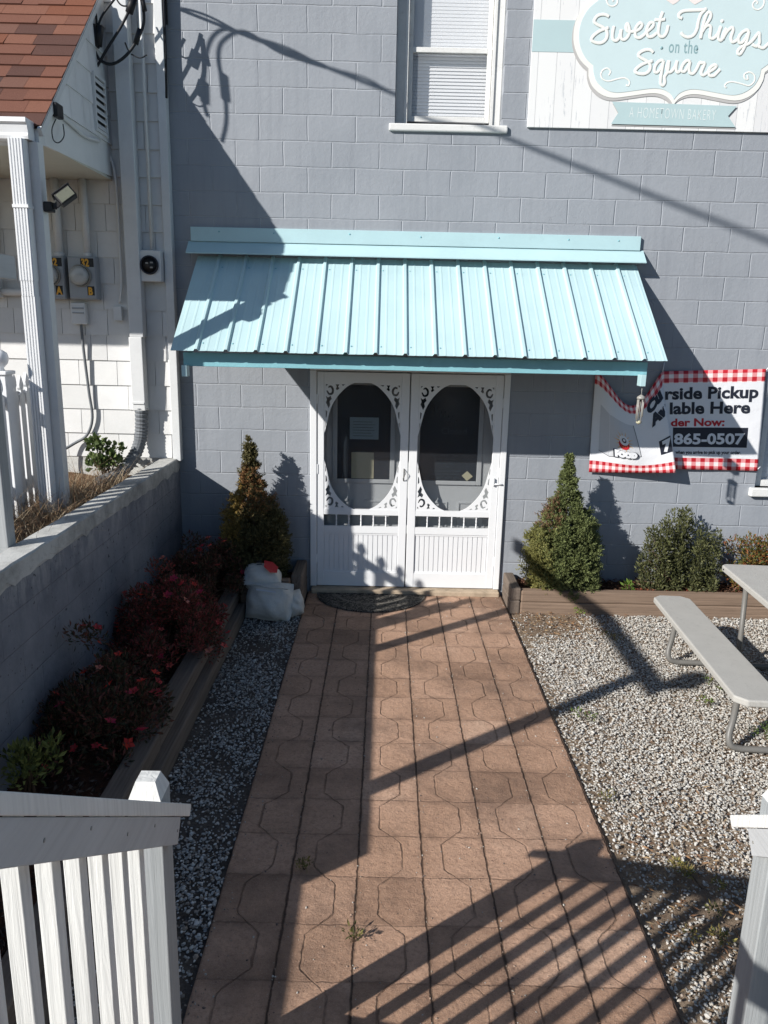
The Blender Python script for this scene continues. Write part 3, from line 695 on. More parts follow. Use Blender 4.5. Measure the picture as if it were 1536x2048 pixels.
plate(full, -.029, -.0264, 'plaque_rim', MAT['sign_white']); plate(inn, -.0315, -.0292, 'plaque', MAT['sign_teal'])
def stroke(mb, pts, r=.0125, y=-.034):
    P = [at(px, py, 1, -.03) for px, py in catmull(pts, 5)]
    mb.tube([(p.x, y, p.z) for p in P], r, 8, flat=(1, .22, 1))
cA = lambda L: [(1120+x/7.385, y/7.385) for x, y in L]
cB = lambda L: [(1328+x/7.385, y/7.385) for x, y in L]
cC = lambda L: [(1140+x/3.879, 120+y/3.879) for x, y in L]
lt = MB()
for L in ([(725,250),(680,225),(620,218),(555,240),(515,290),(510,330),(560,370),(640,410),(690,460),(700,530),(670,600),(600,640),(520,630),(465,595),(490,540),(560,480),(640,440),(720,415)],
          [(800,390),(785,460),(775,540),(790,590),(830,605),(870,570),(895,500),(908,440),(900,520),(910,575),(950,590),(1000,550),(1030,470),(1010,370),(985,365),(980,430),(1010,470),(1060,470),(1110,465),(1180,430),(1215,370),(1180,345),(1130,400),(1110,470),(1120,540),(1170,565),(1230,530),(1290,470),(1370,400),(1380,345),(1330,345),(1290,420),(1285,490),(1310,545),(1370,540),(1430,490)],
          [(1520,180),(1480,300),(1460,420),(1455,500),(1490,545),(1540,535),(1580,470),(1600,380)], [(1400,295),(1480,300),(1555,288)]): stroke(lt, cA(L))
for L in ([(270,275),(230,260),(220,220),(260,180),(330,160),(450,155),(570,150),(630,135)], [(610,150),(550,210),(510,320),(490,430),(440,520),(360,555),(290,530),(250,485)],
          [(540,575),(560,480),(580,380),(610,270),(650,190),(690,200),(690,260),(650,330),(595,400)], [(565,480),(600,420),(650,380),(690,400),(685,480),(680,550),(720,575),(770,540),(810,480),(840,390)], [(840,400),(800,540),(820,595),(855,590),(880,500),(925,420)], [(925,420),(870,590)], [(870,580),(900,520),(950,450),(1010,410),(1020,460),(990,560),(1010,625),(1060,610),(1100,580)],
          [(1255,470),(1220,450),(1150,490),(1100,570),(1110,630),(1150,635),(1210,570),(1255,470),(1230,580),(1190,700),(1130,800),(1090,790),(1100,740),(1160,690),(1250,650),(1310,600),(1400,490),(1410,560),(1410,640),(1370,690),(1300,660)], [(1395,685),(1460,715),(1520,670),(1545,640)]): stroke(lt, cB(L))
d = at(1328+862/7.385, 315/7.385, 1, -.03); lt.lathe([(.015, 0), (.013, .004)], Matrix.Translation((d.x, -.030, d.z)) @ Matrix.Rotation(R(90), 4, 'X'), 10)
stroke(lt, cA([(1380,780),(1340,745),(1270,740),(1190,775),(1160,820),(1200,860),(1290,910),(1335,970),(1320,1050),(1250,1095),(1160,1090),(1110,1060),(1140,1010),(1210,960),(1290,925),(1370,905)]))
stroke(lt, cA([(1525,910),(1500,895),(1450,920),(1405,990),(1400,1060),(1440,1070),(1500,1000),(1530,910),(1510,1020),(1490,1150),(1485,1230),(1520,1265),(1550,1220),(1545,1140),(1590,1060),(1612,900)]))
for L in ([(75,900),(45,1000),(65,1065),(110,1060),(165,990),(195,900)], [(192,910),(178,1010),(190,1060),(215,1070),(255,1030)], [(385,915),(340,900),(280,960),(255,1040),(300,1062),(350,1000),(388,915),(370,1000),(380,1075),(430,1090),(480,1030),(530,930),(560,935),(600,940),(570,1020),(550,1080),(580,1115),(640,1080),(730,1030),(775,980),(740,965),(680,1010),(655,1070),(680,1120),(740,1120),(800,1060),(830,1030)]): stroke(lt, cB(L))
lt.build('script_lettering', MAT['sign_white'], S)
fl = MB()
for L in ([(300,120),(315,90),(290,65),(255,80),(240,115),(255,150),(300,165),(360,150),(420,140),(460,165),(455,200),(435,195)], [(1375,120),(1380,150),(1355,145),(1355,110),(1395,95),(1430,120),(1430,165),(1390,200),(1330,185),(1260,170),(1215,180),(1200,205),(1215,215)]): stroke(fl, cC(L), .006, -.0325)
for L in ([(770,20),(790,10),(760,-20),(700,-10),(690,20),(720,75),(780,95),(840,60),(850,0),(840,-60)],): stroke(fl, cA(L), .006, -.0325)
for L in ([(1370,60),(1380,30),(1340,20),(1310,70),(1330,125),(1390,145),(1450,110),(1480,40),(1470,-40)],): stroke(fl, cB(L), .006, -.0325)
fl.build('scrollwork', MAT['sign_white'], S)
p = at(1336, 105, 1, -.03); text_obj('lettering', 'on the', .135, MAT['sign_text'], (lambda x, z: Vector((p.x+x, -.0325, p.z+z-.015*x))), S, .001, 'LEFT', .62, 1.1)
for q in (cA([(1500,710)])[0], cB([(480,725)])[0]):
    e = at(*q, 1, -.03); dt = MB(); dt.lathe([(.013, 0), (.012, .0015)], Matrix.Translation((e.x, -.0316, e.z)) @ Matrix.Rotation(R(90), 4, 'X'), 10); dt.build('print_dot', MAT['sign_text'], S)
for q in ((18, 128, 235), (350, 450, 578)):
    P = [wp(1328+a/7.385, b/7.385) for a, b in ((q[0], 0), (q[1]-40, 50), (q[1], 75), (q[1]+45, 50), (q[2], 0), (q[2]-30, -60), (q[0]+30, -60))]
    MB().poly_xz(P, -.0335, -.0316).build('cake_print', MAT['pink'], S)
rib = [wp(1140+a/3.879, 120+b/3.879) for a, b in ((325,326),(1292,360),(1222,437),(1280,523),(315,498),(372,412))]
MB().poly_xz([(x+.006, z-.012) for x, z in rib], -.0258, -.0246).build('ribbon_shadow_print', MAT['sign_grey'], S)
MB().poly_xz(rib, -.0335, -.0320).build('ribbon', MAT['sign_band'], S)
q = at(1140+455/3.879, 120+447/3.879, 1, -.03); text_obj('lettering', 'A HOMETOWN BAKERY', .118, MAT['rib_text'], (lambda x, z: Vector((q.x+x, -.0345, q.z+z-.012*x))), S, -.002, 'LEFT', .50, 1.16)

# ================================================================= BANNER
BN = empty('banner', (2.6, -.02, 2.1), 'sagging white vinyl curbside pickup banner with red checked borders on the grey wall', 'banner')
BH = .93; U1 = 1.04
def BD(u, v):
    """banner sheet: u metres from the left, v metres from the bottom -> point"""
    k = v/BH
    if u <= U1:
        s = u/U1
        tx = 1.878+.60*s**1.05; sag = .30*(math.sin(math.pi*min(1, s**1.25)))**1.25
        tz = 2.118+.015*s-sag; ty = -.022-.05*math.sin(math.pi*s)
        if s < .93: bx = 1.893+.752*(s/.93); bz = 1.206+.035*(s/.93)**2; by = -.03-.13*(s/.93)**1.5
        else:
            q = (s-.93)/.07; bx = 2.645-.075*q+.02*math.sin(math.pi*q); by = -.16+.135*q; bz = 1.241+.012*q
        kk = k**1.15
        x = bx+(tx-bx)*kk; z = bz+(tz-bz)*k; y = by+(ty-by)*kk
        y -= .045*math.sin(math.pi*s)*math.sin(math.pi*k)
        y += .012*math.sin(s*9+k*4)*math.sin(math.pi*k)
        return Vector((x, min(y, -.012), z))
    s = (u-U1)/(1.83-U1)
    bx = 2.570+(3.446-2.570)*s; tx = 2.478+(3.396-2.478)*s
    bz = 1.253-.006*s; tz = 2.133+.041*s
    return Vector((bx+(tx-bx)*k, -.024-.006*math.sin(s*6+k*3), bz+(tz-bz)*k))
me = bpy.data.meshes.new('sheet'); NU, NV = 110, 30; vs = [BD(1.83*i/NU, BH*j/NV) for j in range(NV+1) for i in range(NU+1)]
fs = [(j*(NU+1)+i, j*(NU+1)+i+1, (j+1)*(NU+1)+i+1, (j+1)*(NU+1)+i) for j in range(NV) for i in range(NU)]
me.from_pydata(vs, [], fs); uvl = me.uv_layers.new(name='UVMap')
for lp in me.loops:
    i = lp.vertex_index % (NU+1); j = lp.vertex_index//(NU+1); uvl.data[lp.index].uv = (1.83*i/NU, BH*j/NV)
me.polygons.foreach_set('use_smooth', [True]*len(me.polygons)); bo = obj('sheet', me, MAT['gingham'], BN)
bs = bo.modifiers.new('thickness', 'SOLIDIFY'); bs.thickness = .0015; bs.offset = 1
def bn(u, v, off=.004):
    p = BD(u, v); e = 1e-3; a = BD(u+e, v)-BD(u-e, v); b = BD(u, min(BH, v+e))-BD(u, v-e); n = a.cross(b); n.normalize()
    if n.y > 0: n = -n
    return p+n*off
def uR(px, py):      # u, v on the flat right hand part for a picture point
    p = at(px, py, 1, -.025); k = (p.z-1.25)/(.90); s = (p.x-(2.570+(2.478-2.570)*k))/((3.446-2.570)+((3.396-2.478)-(3.446-2.570))*k); return U1+s*(1.83-U1), k*BH
def rtext(s, px0, px1, py, hpx, m, off=.004):
    me = text_me(s, 1.0, .034, 'LEFT'); xs_ = [v.co.x for v in me.vertices]; W0, W1 = min(xs_), max(xs_)
    u0, v0 = uR(px0, py); u1, v1 = uR(px1, py+ (px1-px0)*.012); sx = (u1-u0)/(W1-W0); sy = hpx/222.0/.72
    bm = bmesh.new(); bm.from_mesh(me); bmesh.ops.triangulate(bm, faces=bm.faces); bm.to_mesh(me); bm.free()
    for v in me.vertices: v.co = bn(u0+(v.co.x-W0)*sx, v0+(v1-v0)*((v.co.x-W0)/(W1-W0))+v.co.y*sy, off)
    obj('lettering', me, m, BN)
rtext('rside Pickup', 1330, 1515, 796, 24, MAT['ink']); rtext('lable Here', 1339, 1499, 826, 24, MAT['ink'])
rtext('der Now:', 1341, 1449, 851, 16, MAT['redink'])
u0, v0 = uR(1345, 893); u1, v1 = uR(1496, 857)
pl = MB(); G = 14
pts = [(u0+(u1-u0)*i/G, v0) for i in range(G+1)]+[(u0+(u1-u0)*i/G, v1) for i in range(G, -1, -1)]
for i in range(G): pl.add([bn(u0+(u1-u0)*i/G, v0, .003), bn(u0+(u1-u0)*(i+1)/G, v0, .003), bn(u0+(u1-u0)*(i+1)/G, v1, .003), bn(u0+(u1-u0)*i/G, v1, .003)], [(0,1,2,3)])
pl.build('number_plaque', MAT['ink'], BN)
rtext('865-0507', 1347, 1488, 887, 22, MAT['vinyl_white'], .006)
rtext('when you arrive to pick up your order.', 1350, 1482, 907, 7, MAT['ink'])
def ltext(s, uc, vc, size, ang, m, off=.005, sx=1.0):
    me = text_me(s, size, .012, 'CENTER'); ca, sa = math.cos(R(ang)), math.sin(R(ang))
    for v in me.vertices:
        x, y = v.co.x*sx, v.co.y; v.co = bn(uc+x*ca-y*sa, min(BH-.004, max(.004, vc+x*sa+y*ca)), off)
    obj('lettering', me, m, BN)
ltext('Cu', .875, .735, .150, 6, MAT['ink'], .006); ltext('Av', .885, .585, .150, 4, MAT['ink'], .006)
pl = MB(); a0, a1, b0, b1 = .83, .962, .215, .375
for i in range(8):
    q0 = a0+(a1-a0)*i/8; q1 = a0+(a1-a0)*(i+1)/8; pl.add([bn(q0, b0, .004), bn(q1, b0, .004), bn(q1, b1, .004), bn(q0, b1, .004)], [(0,1,2,3)])
pl.build('number_plaque', MAT['ink'], BN); ltext('7', .905, .245, .15, 0, MAT['vinyl_white'], .008)
# grey carton print with a burst and the word FOOD
bx = MB()
def lquad(mb, Q, off=.003):
    P = [np.array(q, float) for q in Q]; n = 6
    for i in range(n):
        for j in range(n):
            c = lambda a, b: bn(*((P[0]*(1-a)+P[1]*a)*(1-b)+(P[3]*(1-a)+P[2]*a)*b), off)
            mb.add([c(i/n, j/n), c((i+1)/n, j/n), c((i+1)/n, (j+1)/n), c(i/n, (j+1)/n)], [(0,1,2,3)])
lquad(bx, [(.10,.22),(.22,.18),(.22,.62),(.10,.66)]); lquad(bx, [(.225,.18),(.60,.24),(.56,.66),(.225,.62)]); bx.build('carton_print', MAT['vinyl_grey'], BN)
for Q in ([(.225,.18),(.60,.24)], [(.60,.24),(.56,.66)], [(.10,.22),(.225,.18)]):
    q = MB(); q.tube([bn(Q[0][0]+(Q[1][0]-Q[0][0])*k/10, Q[0][1]+(Q[1][1]-Q[0][1])*k/10, .005) for k in range(11)], .0018, 4); q.build('carton_outline', MAT['ink'], BN)
bu = MB(); c0 = (.40, .40)
for k in range(14):
    a = k*2*math.pi/14; r1 = .115+.02*(k % 2)
    bu.add([bn(c0[0]+.06*math.cos(a-.1), c0[1]+.06*math.sin(a-.1), .005), bn(c0[0]+r1*math.cos(a), c0[1]+r1*math.sin(a), .005), bn(c0[0]+.06*math.cos(a+.1), c0[1]+.06*math.sin(a+.1), .005)], [(0,1,2)])
bu.build('burst_print', MAT['yellow'], BN)
for rr, m, dz, of in ((.066, 'redink', -.03, .006), (.060, 'vinyl_white', .018, .0075), (.028, 'ink', .018, .009), (.016, 'vinyl_white', .022, .0105)):
    q = MB(); P = [bn(c0[0]+rr*math.cos(a), c0[1]+dz+rr*math.sin(a), of) for a in np.linspace(0, 2*math.pi, 18, endpoint=False)]; q.add(P, [tuple(range(18))]); q.build('burst_print', MAT[m], BN)
ltext('FOOD', .42, .215, .098, 4, MAT['ink'], .016); ltext('FOOD', .421, .222, .086, 4, MAT['vinyl_white'], .021)
for uu, vv_, dv in ((1.83, BH-.01, (.05, .01, .05)), (.01, BH-.01, (-.005, .015, .05)), (U1, BH-.005, (.01, .01, .08)), (1.83, .02, (.03, .015, .02))):
    ti = MB(); p = BD(uu, vv_); ti.tube([p, p+Vector(dv)], .005, 5); ti.build('tie_cord', MAT['vinyl_white'], BN)

# ================================================================= WHITE SHINGLED HOUSE
H = empty('white_house', (-2.9, -.07, 1.1), 'white shingle sided house with red brown porch roof left of the grey building', 'house')
MB().box(-6.0, -1.885, -.052, 2.2, .9, 6.6).build('wall', MAT['white'], H)
sk = MB(); rgs = random.Random(5)
z = 1.262
while z < 6.5:
    x = -5.9-rgs.random()*.2
    while x < -1.91:
        wd = rgs.choice([.14, .2, .26, .3, .34]); x1 = min(x+wd, -1.912)
        if x1-x > .03:
            c = rgs.uniform(.66, .75); c = (c, c, c*.985); dy = rgs.uniform(-.0015, .0015); dz = rgs.uniform(-.002, .002)
            a, b = x+.0022, x1-.0022; y0 = -.073+dy; zt = z+.232
            sk.add([(a, y0, z+dz), (b, y0, z+dz), (b, -.060, zt), (a, -.060, zt), (a, -.053, z+dz), (b, -.053, z+dz)], [(0,1,2,3), (0,4,5,1), (0,3,4), (1,5,2)], c)
        x = x1
        if x1 >= -1.913: break
    z += .2165
sk.build('shingle_siding', MAT['shake'], H, recalc=False)
MB().box(-6.0, -1.905, -.064, -.0535, .85, 1.262).build('foundation', MAT['concrete'], H)
ct = MB(); ct.box(-1.912, -1.843, -.092, -.002, 1.24, 6.5, bev=.004); ct.build('corner_board', MAT['white_pvc'], H)
# porch roof
XG = -2.32; EY, EZ = -1.50, 3.70; RY, RZ = -.06, 5.10; SL = (RZ-EZ)/(RY-EY)
rk = lambda y: EZ+SL*(y-EY)
sn = Vector((0, -SL, 1)).normalized()
ro = MB(); Ls = math.hypot(RY-EY, RZ-EZ); rows = int(Ls/.148)+1; ex = Ls/rows
pal = [lin(126, 88, 74), lin(118, 82, 70), lin(108, 76, 66), lin(92, 68, 62), lin(114, 84, 74), lin(84, 66, 63), lin(122, 80, 64)]
for r in range(rows):
    x = XG+.03
    s0 = r*ex; s1 = s0+ex*1.08
    def P(x, s, h): return (x, EY+(RY-EY)*s/Ls+sn.y*h, EZ+(RZ-EZ)*s/Ls+sn.z*h)
    x -= 0
    xr = XG+.03; first = True
    while xr > -6:
        wd = rgs.uniform(.13, .34); xl = xr-wd; c = rgs.choice(pal); h = .012+rgs.choice([0, 0, .005]); j = rgs.uniform(-.003, .003)
        ro.add([P(xl+.001, s0+j, h), P(xr-.001, s0+j, h), P(xr-.001, s1, .004), P(xl+.001, s1, .004), P(xl+.001, s0+j, 0), P(xr-.001, s0+j, 0)], [(0,1,2,3), (4,5,1,0), (1,5,2), (0,3,4)], c); xr = xl
for q in ([(XG+.032, EY-.01, EZ-.015), (-6, EY-.01, EZ-.015), (-6, RY, RZ-.015), (XG+.032, RY, RZ-.015)],): ro.add(q, [(0,1,2,3)], lin(60, 50, 46))
roof = ro.build('porch_roof', MAT['shingle'], H, recalc=False)
MB().beam((XG+.018, EY, EZ-.035), (XG+.018, RY, RZ-.035), .024, .055).build('rake_trim', MAT['white_pvc'], H)
# gutter and fascia
g = MB(); prof = [(-1.500, 3.725), (-1.625, 3.728), (-1.628, 3.700), (-1.612, 3.690), (-1.600, 3.640), (-1.606, 3.622), (-1.600, 3.604), (-1.500, 3.604)]
n = len(prof)
vs = [(XG-.02, y, z) for y, z in prof]+[(-6, y, z) for y, z in prof]
g.add(vs, [tuple(range(n))]+[(i, (i+1) % n, (i+1) % n+n, i+n) for i in range(n)]); g.build('gutter', MAT['white'], H)
MB().box(-6, XG+.004, -1.498, -1.40, 3.600, 3.69).build('fascia', MAT['white_pvc'], H)
MB().box(-6, XG-.004, -1.40, -.075, 3.612, 3.632).build('soffit', MAT['soffit'], H)
# gable end facing the grey wall
gb = MB(); gb.add([(XG, -1.44, 3.606), (XG, -.055, 3.640), (XG, -.055, rk(-.055)-.02), (XG, -1.44, rk(-1.44)-.02), (XG-.02, -1.44, 3.606), (XG-.02, -.055, 3.64)], [(0,1,2,3), (0,4,5,1)], (.76, .76, .75))
z = 3.885
while z < 5.1:
    y = -1.5-rgs.random()*.15
    while y < -.06:
        wd = rgs.choice([.14, .2, .26, .32]); y1 = min(y+wd, -.062); a, b = y+.002, y1-.002
        if b-a > .02:
            za, zb = min(z+.23, rk(a)-.05), min(z+.23, rk(b)-.05)
            c = rgs.uniform(.72, .80)
            if zb > z+.01:
                if za <= z: a = a+(b-a)*(z+.005-za)/(zb-za) if zb > za else a; za = z+.005
                gb.add([(XG+.013, a, z), (XG+.013, b, z), (XG+.003, b, zb), (XG+.003, a, za), (XG+.001, a, z), (XG+.001, b, z)], [(0,1,2,3), (0,4,5,1), (1,5,2)], (c, c, c))
        y = y1
        if y1 >= -.063: break
    z += .2165
gab = gb.build('gable_wall', MAT['shake'], H, recalc=False)
v = MB(); y0, y1, z0, z1 = -.46, -.205, 3.915, 4.335
for q in ((y0, y0+.022, z0, z1), (y1-.022, y1, z0, z1), (y0+.022, y1-.022, z0, z0+.022), (y0+.022, y1-.022, z1-.022, z1)): v.box(XG+.004, XG+.030, q[0], q[1], q[2], q[3])
v.add([(XG+.0155, y0+.02, z0+.02), (XG+.0155, y1-.02, z0+.02), (XG+.0155, y1-.02, z1-.02), (XG+.0155, y0+.02, z1-.02)], [(0,1,2,3)])
for i in range(7):
    zz = z0+.03+i*.054; v.add([(XG+.032, y0+.02, zz), (XG+.032, y1-.02, zz), (XG+.017, y1-.02, zz+.036), (XG+.017, y0+.02, zz+.036), (XG+.030, y0+.02, zz-.004), (XG+.030, y1-.02, zz-.004)], [(0,1,2,3), (0,4,5,1)])
v.build('louvre_vent', MAT['white_pvc'], gab, recalc=False)
v2 = MB(); v2.add([(XG+.0158, y0+.023, z0+.023), (XG+.0158, y1-.023, z0+.023), (XG+.0158, y1-.023, z1-.023), (XG+.0158, y0+.023, z1-.023)], [(0,1,2,3)]); v2.build('louvre_screen', MAT['black'], gab)
MB().box(-2.392, -2.307, -1.545, -1.457, 1.02, 3.600, bev=.004).build('porch_post', MAT['white_pvc'], H)
def fluted(mb, x0, x1, y0, y1, z0, z1):
    n = 5; st = (x1-x0)/n; pts = []
    for i in range(n):
        a = x0+i*st; pts += [(a+st*.08, y0), (a+st*.62, y0), (a+st*.70, y0+.006), (a+st*.98, y0+.006)]
    pts += [(x1, y1), (x0, y1)]; m = len(pts)
    mb.add([(p[0], p[1], z0) for p in pts]+[(p[0], p[1], z1) for p in pts], [tuple(range(m-1, -1, -1)), tuple(range(m, 2*m))]+[(i, (i+1) % m, (i+1) % m+m, i+m) for i in range(m)])
d = MB(); fluted(d, -2.462, -2.365, -1.635, -1.56, 2.72, 3.602); fluted(d, -2.459, -2.368, -1.632, -1.562, 2.62, 2.72); fluted(d, -2.462, -2.365, -1.630, -1.555, 1.12, 2.62)
d.box(-2.466, -2.361, -1.640, -1.551, 3.18, 3.20); d.build('porch_downspout', MAT['white'], H)
# tall downspout near the corner and the drain hose under it
d = MB(); d.box(-2.218, -2.098, -.185, -.076, 2.335, 6.5, bev=.006); d.box(-2.226, -2.112, -.19, -.08, 1.70, 2.335, bev=.006); d.box(-2.222, -2.118, -.20, -.074, 1.76, 1.775); ds = d.build('corner_downspout', MAT['white_pvc'], H)
hp = catmull([(-2.165, -.138, 1.72), (-2.17, -.14, 1.56), (-2.185, -.16, 1.42), (-2.225, -.24, 1.29), (-2.30, -.38, 1.18), (-2.42, -.60, 1.12)], 14)
rr = [.054+.0045*math.sin(i*2.2) for i in range(len(hp))]
MB().tube(hp, rr, 14, smooth=False).build('drain_hose', MAT['hose'], ds)

# ================================================================= METERS, PIPES, CABLES ON THE HOUSE
def meter(name, label, x0, x1, z0, z1, cx, cz, num, let, pipe, cat='meter'):
    E_ = empty(name, ((x0+x1)/2, -.08, z0), label, cat, 'electric meters on the white wall')
    b = MB(); b.box(x0, x1, -.175, -.074, z0, z1, bev=.010); b.box(x0+.006, x1-.006, -.182, -.1755, z0+.012, z1-.012, bev=.003); b.box((x0+x1)/2-.03, (x0+x1)/2+.03, -.186, -.182, z0+.012, z0+.03); b.build('meter_box', MAT['meter_grey'], E_)
    m = Matrix.Translation((cx, -.182, cz)) @ Matrix.Rotation(R(90), 4, 'X')
    MB().lathe([(.092, 0), (.092, .018), (.084, .020), (.084, .004)], m, 24).build('meter_ring', MAT['steel'], E_)
    f = MB(); f.lathe([(.060, .012), (.060, .032), (.054, .034)], m, 20); f.build('dial', MAT['vinyl_white'], E_)
    f = MB(); f.box(cx-.03, cx+.03, -.2185, -.2165, cz-.002, cz+.018); f.build('dial_window', MAT['ink'], E_)
    MB().lathe([(.080, .016), (.080, .045), (.074, .066), (.05, .078), (.01, .082)], m, 24).build('glass_dome', MAT['glassdome'], E_)
    for s, xx, zz, hh in ((num, x1-.125 if len(num) > 1 else x0+.02, z1-.085, .07), (let, x1-.08, z0+.035, .075)):
        me = MB(); wdt = .052*len(s)+.008; me.box(xx, xx+wdt, -.1845, -.1822, zz, zz+hh); me.build('number_sticker', MAT['black'], E_)
        text_obj('lettering', s, .085, MAT['yellow'], (lambda x, z, X=xx, Z=zz: Vector((X+.007+x, -.1855, Z+.005+z))), E_, .004, 'LEFT', .78)
    p = MB(); p.tube([(pipe[0], -.125, z1-.005), (pipe[0], -.125, pipe[2])], pipe[1], 12); p.tube([(pipe[0], -.125, z1-.002), (pipe[0], -.125, z1+.03)], pipe[1]*1.18, 12); p.build('conduit', MAT['white_pvc'], E_)
    return E_
meter('electric_meter', 'grey electric meter marked 32 and B, right one of the pair', -2.713, -2.475, 2.640, 2.992, -2.605, 2.835, '32', 'B', (-2.553, .030, 3.612))
meter('electric_meter', 'grey electric meter half hidden behind the porch downspout', -2.965, -2.745, 2.640, 2.992, -2.865, 2.835, '32', 'A', (-2.795, .036, 3.612))
E3 = empty('electric_meter', (-2.01, -.08, 2.8), 'white electric meter with a black dial near the house corner', 'meter', 'electric meters on the white wall')
b = MB(); b.box(-2.118, -1.922, -.165, -.074, 2.800, 3.055, bev=.008); b.build('meter_box', MAT['white_pvc'], E3)
m = Matrix.Translation((-2.020, -.165, 2.935)) @ Matrix.Rotation(R(90), 4, 'X')
MB().lathe([(.078, 0), (.078, .016), (.066, .018), (.066, .006)], m, 26).build('dial_ring', MAT['ink'], E3)
MB().lathe([(.066, .004), (.066, .010)], m, 22).build('dial', MAT['black'], E3)
for a, b_ in ((-.02, .015), (.018, -.02), (.02, .02)): MB().box(-2.02+a-.012, -2.02+a+.012, -.1765, -.1755, 2.935+b_-.006, 2.935+b_+.006).build('dial_mark', MAT['steel'], E3)
MB().tube([(-2.008, -.115, 3.05), (-2.008, -.115, 6.3)], .0135, 10).build('conduit', MAT['white_pvc'], E3)
o = empty('phone_box', (-2.665, -.08, 2.43), 'small white utility box under the right meter of the pair', 'utility box')
b = MB(); b.box(-2.728, -2.604, -.135, -.074, 2.432, 2.612, bev=.006); b.build('box', MAT['white_pvc'], o)
b = MB(); b.box(-2.716, -2.616, -.143, -.1355, 2.560, 2.574, bev=.002); b.build('lid_lip', MAT['meter_grey'], o); b = MB(); b.box(-2.716, -2.616, -.143, -.1355, 2.524, 2.534, bev=.002); b.build('lid_lip', MAT['meter_grey'], o)
b = MB(); b.tube(catmull([(-2.66, -.105, 2.434), (-2.655, -.1, 2.2), (-2.635, -.098, 1.85), (-2.62, -.098, 1.62), (-2.68, -.1, 1.46), (-2.80, -.115, 1.38), (-2.95, -.2, 1.28), (-3.05, -.3, 1.16)], 6), .013, 8); b.build('conduit', MAT['hose'], o)
o = empty('cable_box', (-2.33, -.08, 2.47), 'small white box where the thin gable cable ends', 'utility box')
MB().box(-2.372, -2.298, -.115, -.074, 2.470, 2.592, bev=.005).build('box', MAT['white_pvc'], o)
P = [(-2.300, -1.21, 3.862), (-2.302, -1.0, 3.845), (-2.302, -.7, 3.82), (-2.302, -.44, 3.845)]+[tuple(at(a, b_, 1, -.10)) for a, b_ in ((205, 285), (222, 318), (230, 350), (236, 420), (240, 500), (243, 560), (240, 606))]
MB().tube(catmull(P, 5), .0125, 8).build('cable', MAT['white_pvc'], o)
o = empty('utility_cabinet', (-3.42, -.08, 2.64), 'pale utility cabinet at the left picture edge with a side pipe', 'utility box')
MB().box(-3.56, -3.318, -.19, -.074, 2.642, 2.96, bev=.01).build('cabinet', MAT['white_pvc'], o)
p = MB(); p.tube([(-3.33, -.125, 2.69), (-3.0, -.125, 2.69), (-2.96, -.125, 2.70)], .030, 12); p.tube([(-3.345, -.125, 2.95), (-3.345, -.125, 3.612)], .034, 12); p.build('conduit', MAT['white_pvc'], o)
# flood light on the porch post
F = empty('flood_light', (-2.30, -1.49, 3.2), 'black flood light clamped to the white porch post', 'lamp')
b = MB(); b.box(-2.306, -2.25, -1.54, -1.47, 3.17, 3.235, bev=.008); b.box(-2.27, -2.23, -1.52, -1.49, 3.19, 3.22, bev=.004); b.build('mount', MAT['black'], F)
m = Matrix.Translation((-2.165, -1.50, 3.275)) @ Matrix.Rotation(R(28), 4, 'Z') @ Matrix.Rotation(R(-38), 4, 'Y') @ Matrix.Rotation(R(-22), 4, 'X')
b = MB(); b.obox(m, .125, .06, .085, .008); b.obox(m @ Matrix.Translation((0, .01, .047)), .14, .085, .010, .003); b.beam((-2.235, -1.505, 3.21), (-2.19, -1.50, 3.25), .03, .03); b.build('housing', MAT['black'], F)
b = MB(); b.obox(m @ Matrix.Translation((0, -.0325, -.003)), .105, .006, .066, .002); b.build('lens', MAT['lens'], F)
o = empty('junction_box', (-2.30, -1.23, 3.83), 'black junction box with a looped wire on the gable end', 'utility box')
MB().box(-2.307, -2.262, -1.29, -1.18, 3.815, 3.905, bev=.010).build('box', MAT['black'], o)
MB().tube(catmull([at(a, b_, 0, -2.285) for a, b_ in ((112, 238), (104, 258), (107, 280), (118, 285), (128, 272), (126, 248))], 6), .004, 6).build('wire_loop', MAT['cable'], o)
# service drop: splices and drip loops beside the corner
SV = empty('service_drop', (-2.3, -.28, 5.2), 'black service drop wires with splices and drip loops above the porch gable', 'wires')
for L, r in (([(180,-25),(189,12),(193,40),(192,62),(205,30),(232,-6),(245,-30)], .009), ([(184,92),(185,112),(179,132),(190,138),(214,98),(246,46),(272,-10),(280,-40)], .011), ([(188,98),(200,120),(224,128),(250,113),(272,84),(287,48),(286,10),(283,-30)], .012), ([(225,-20),(238,6),(252,12),(268,2)], .006), ([(250, 85),(256,100)], .006), ([(262,108),(280,116),(294,110)], .005)):
    t = MB(); t.tube([at(a, b_, 1, -.30) for a, b_ in catmull(L, 5)], r, 8); t.build('wire', MAT['cable'], SV)
for L, r in (([(186,50),(190,95)], .036), ([(200,52),(196,92)], .030), ([(280,58),(271,88)], .021), ([(268,-5),(258,26)], .030), ([(283,-8),(290,22)], .018)): t = MB(); t.tube([at(a, b_, 1, -.31) for a, b_ in L], r, 9); t.build('splice', MAT['black'], SV)
t = MB(); t.tube([(-1.832, -.075, 6.3), (-1.832, -.075, 5.0), (-1.834, -.072, 4.6), (-1.838, -.085, 4.25)], .011, 8); t.build('corner_cable', MAT['cable'], SV); t = MB(); t.tube([(-1.815, -.05, 6.3), (-1.818, -.05, 4.8)], .009, 8); t.build('corner_cable', MAT['cable'], SV)
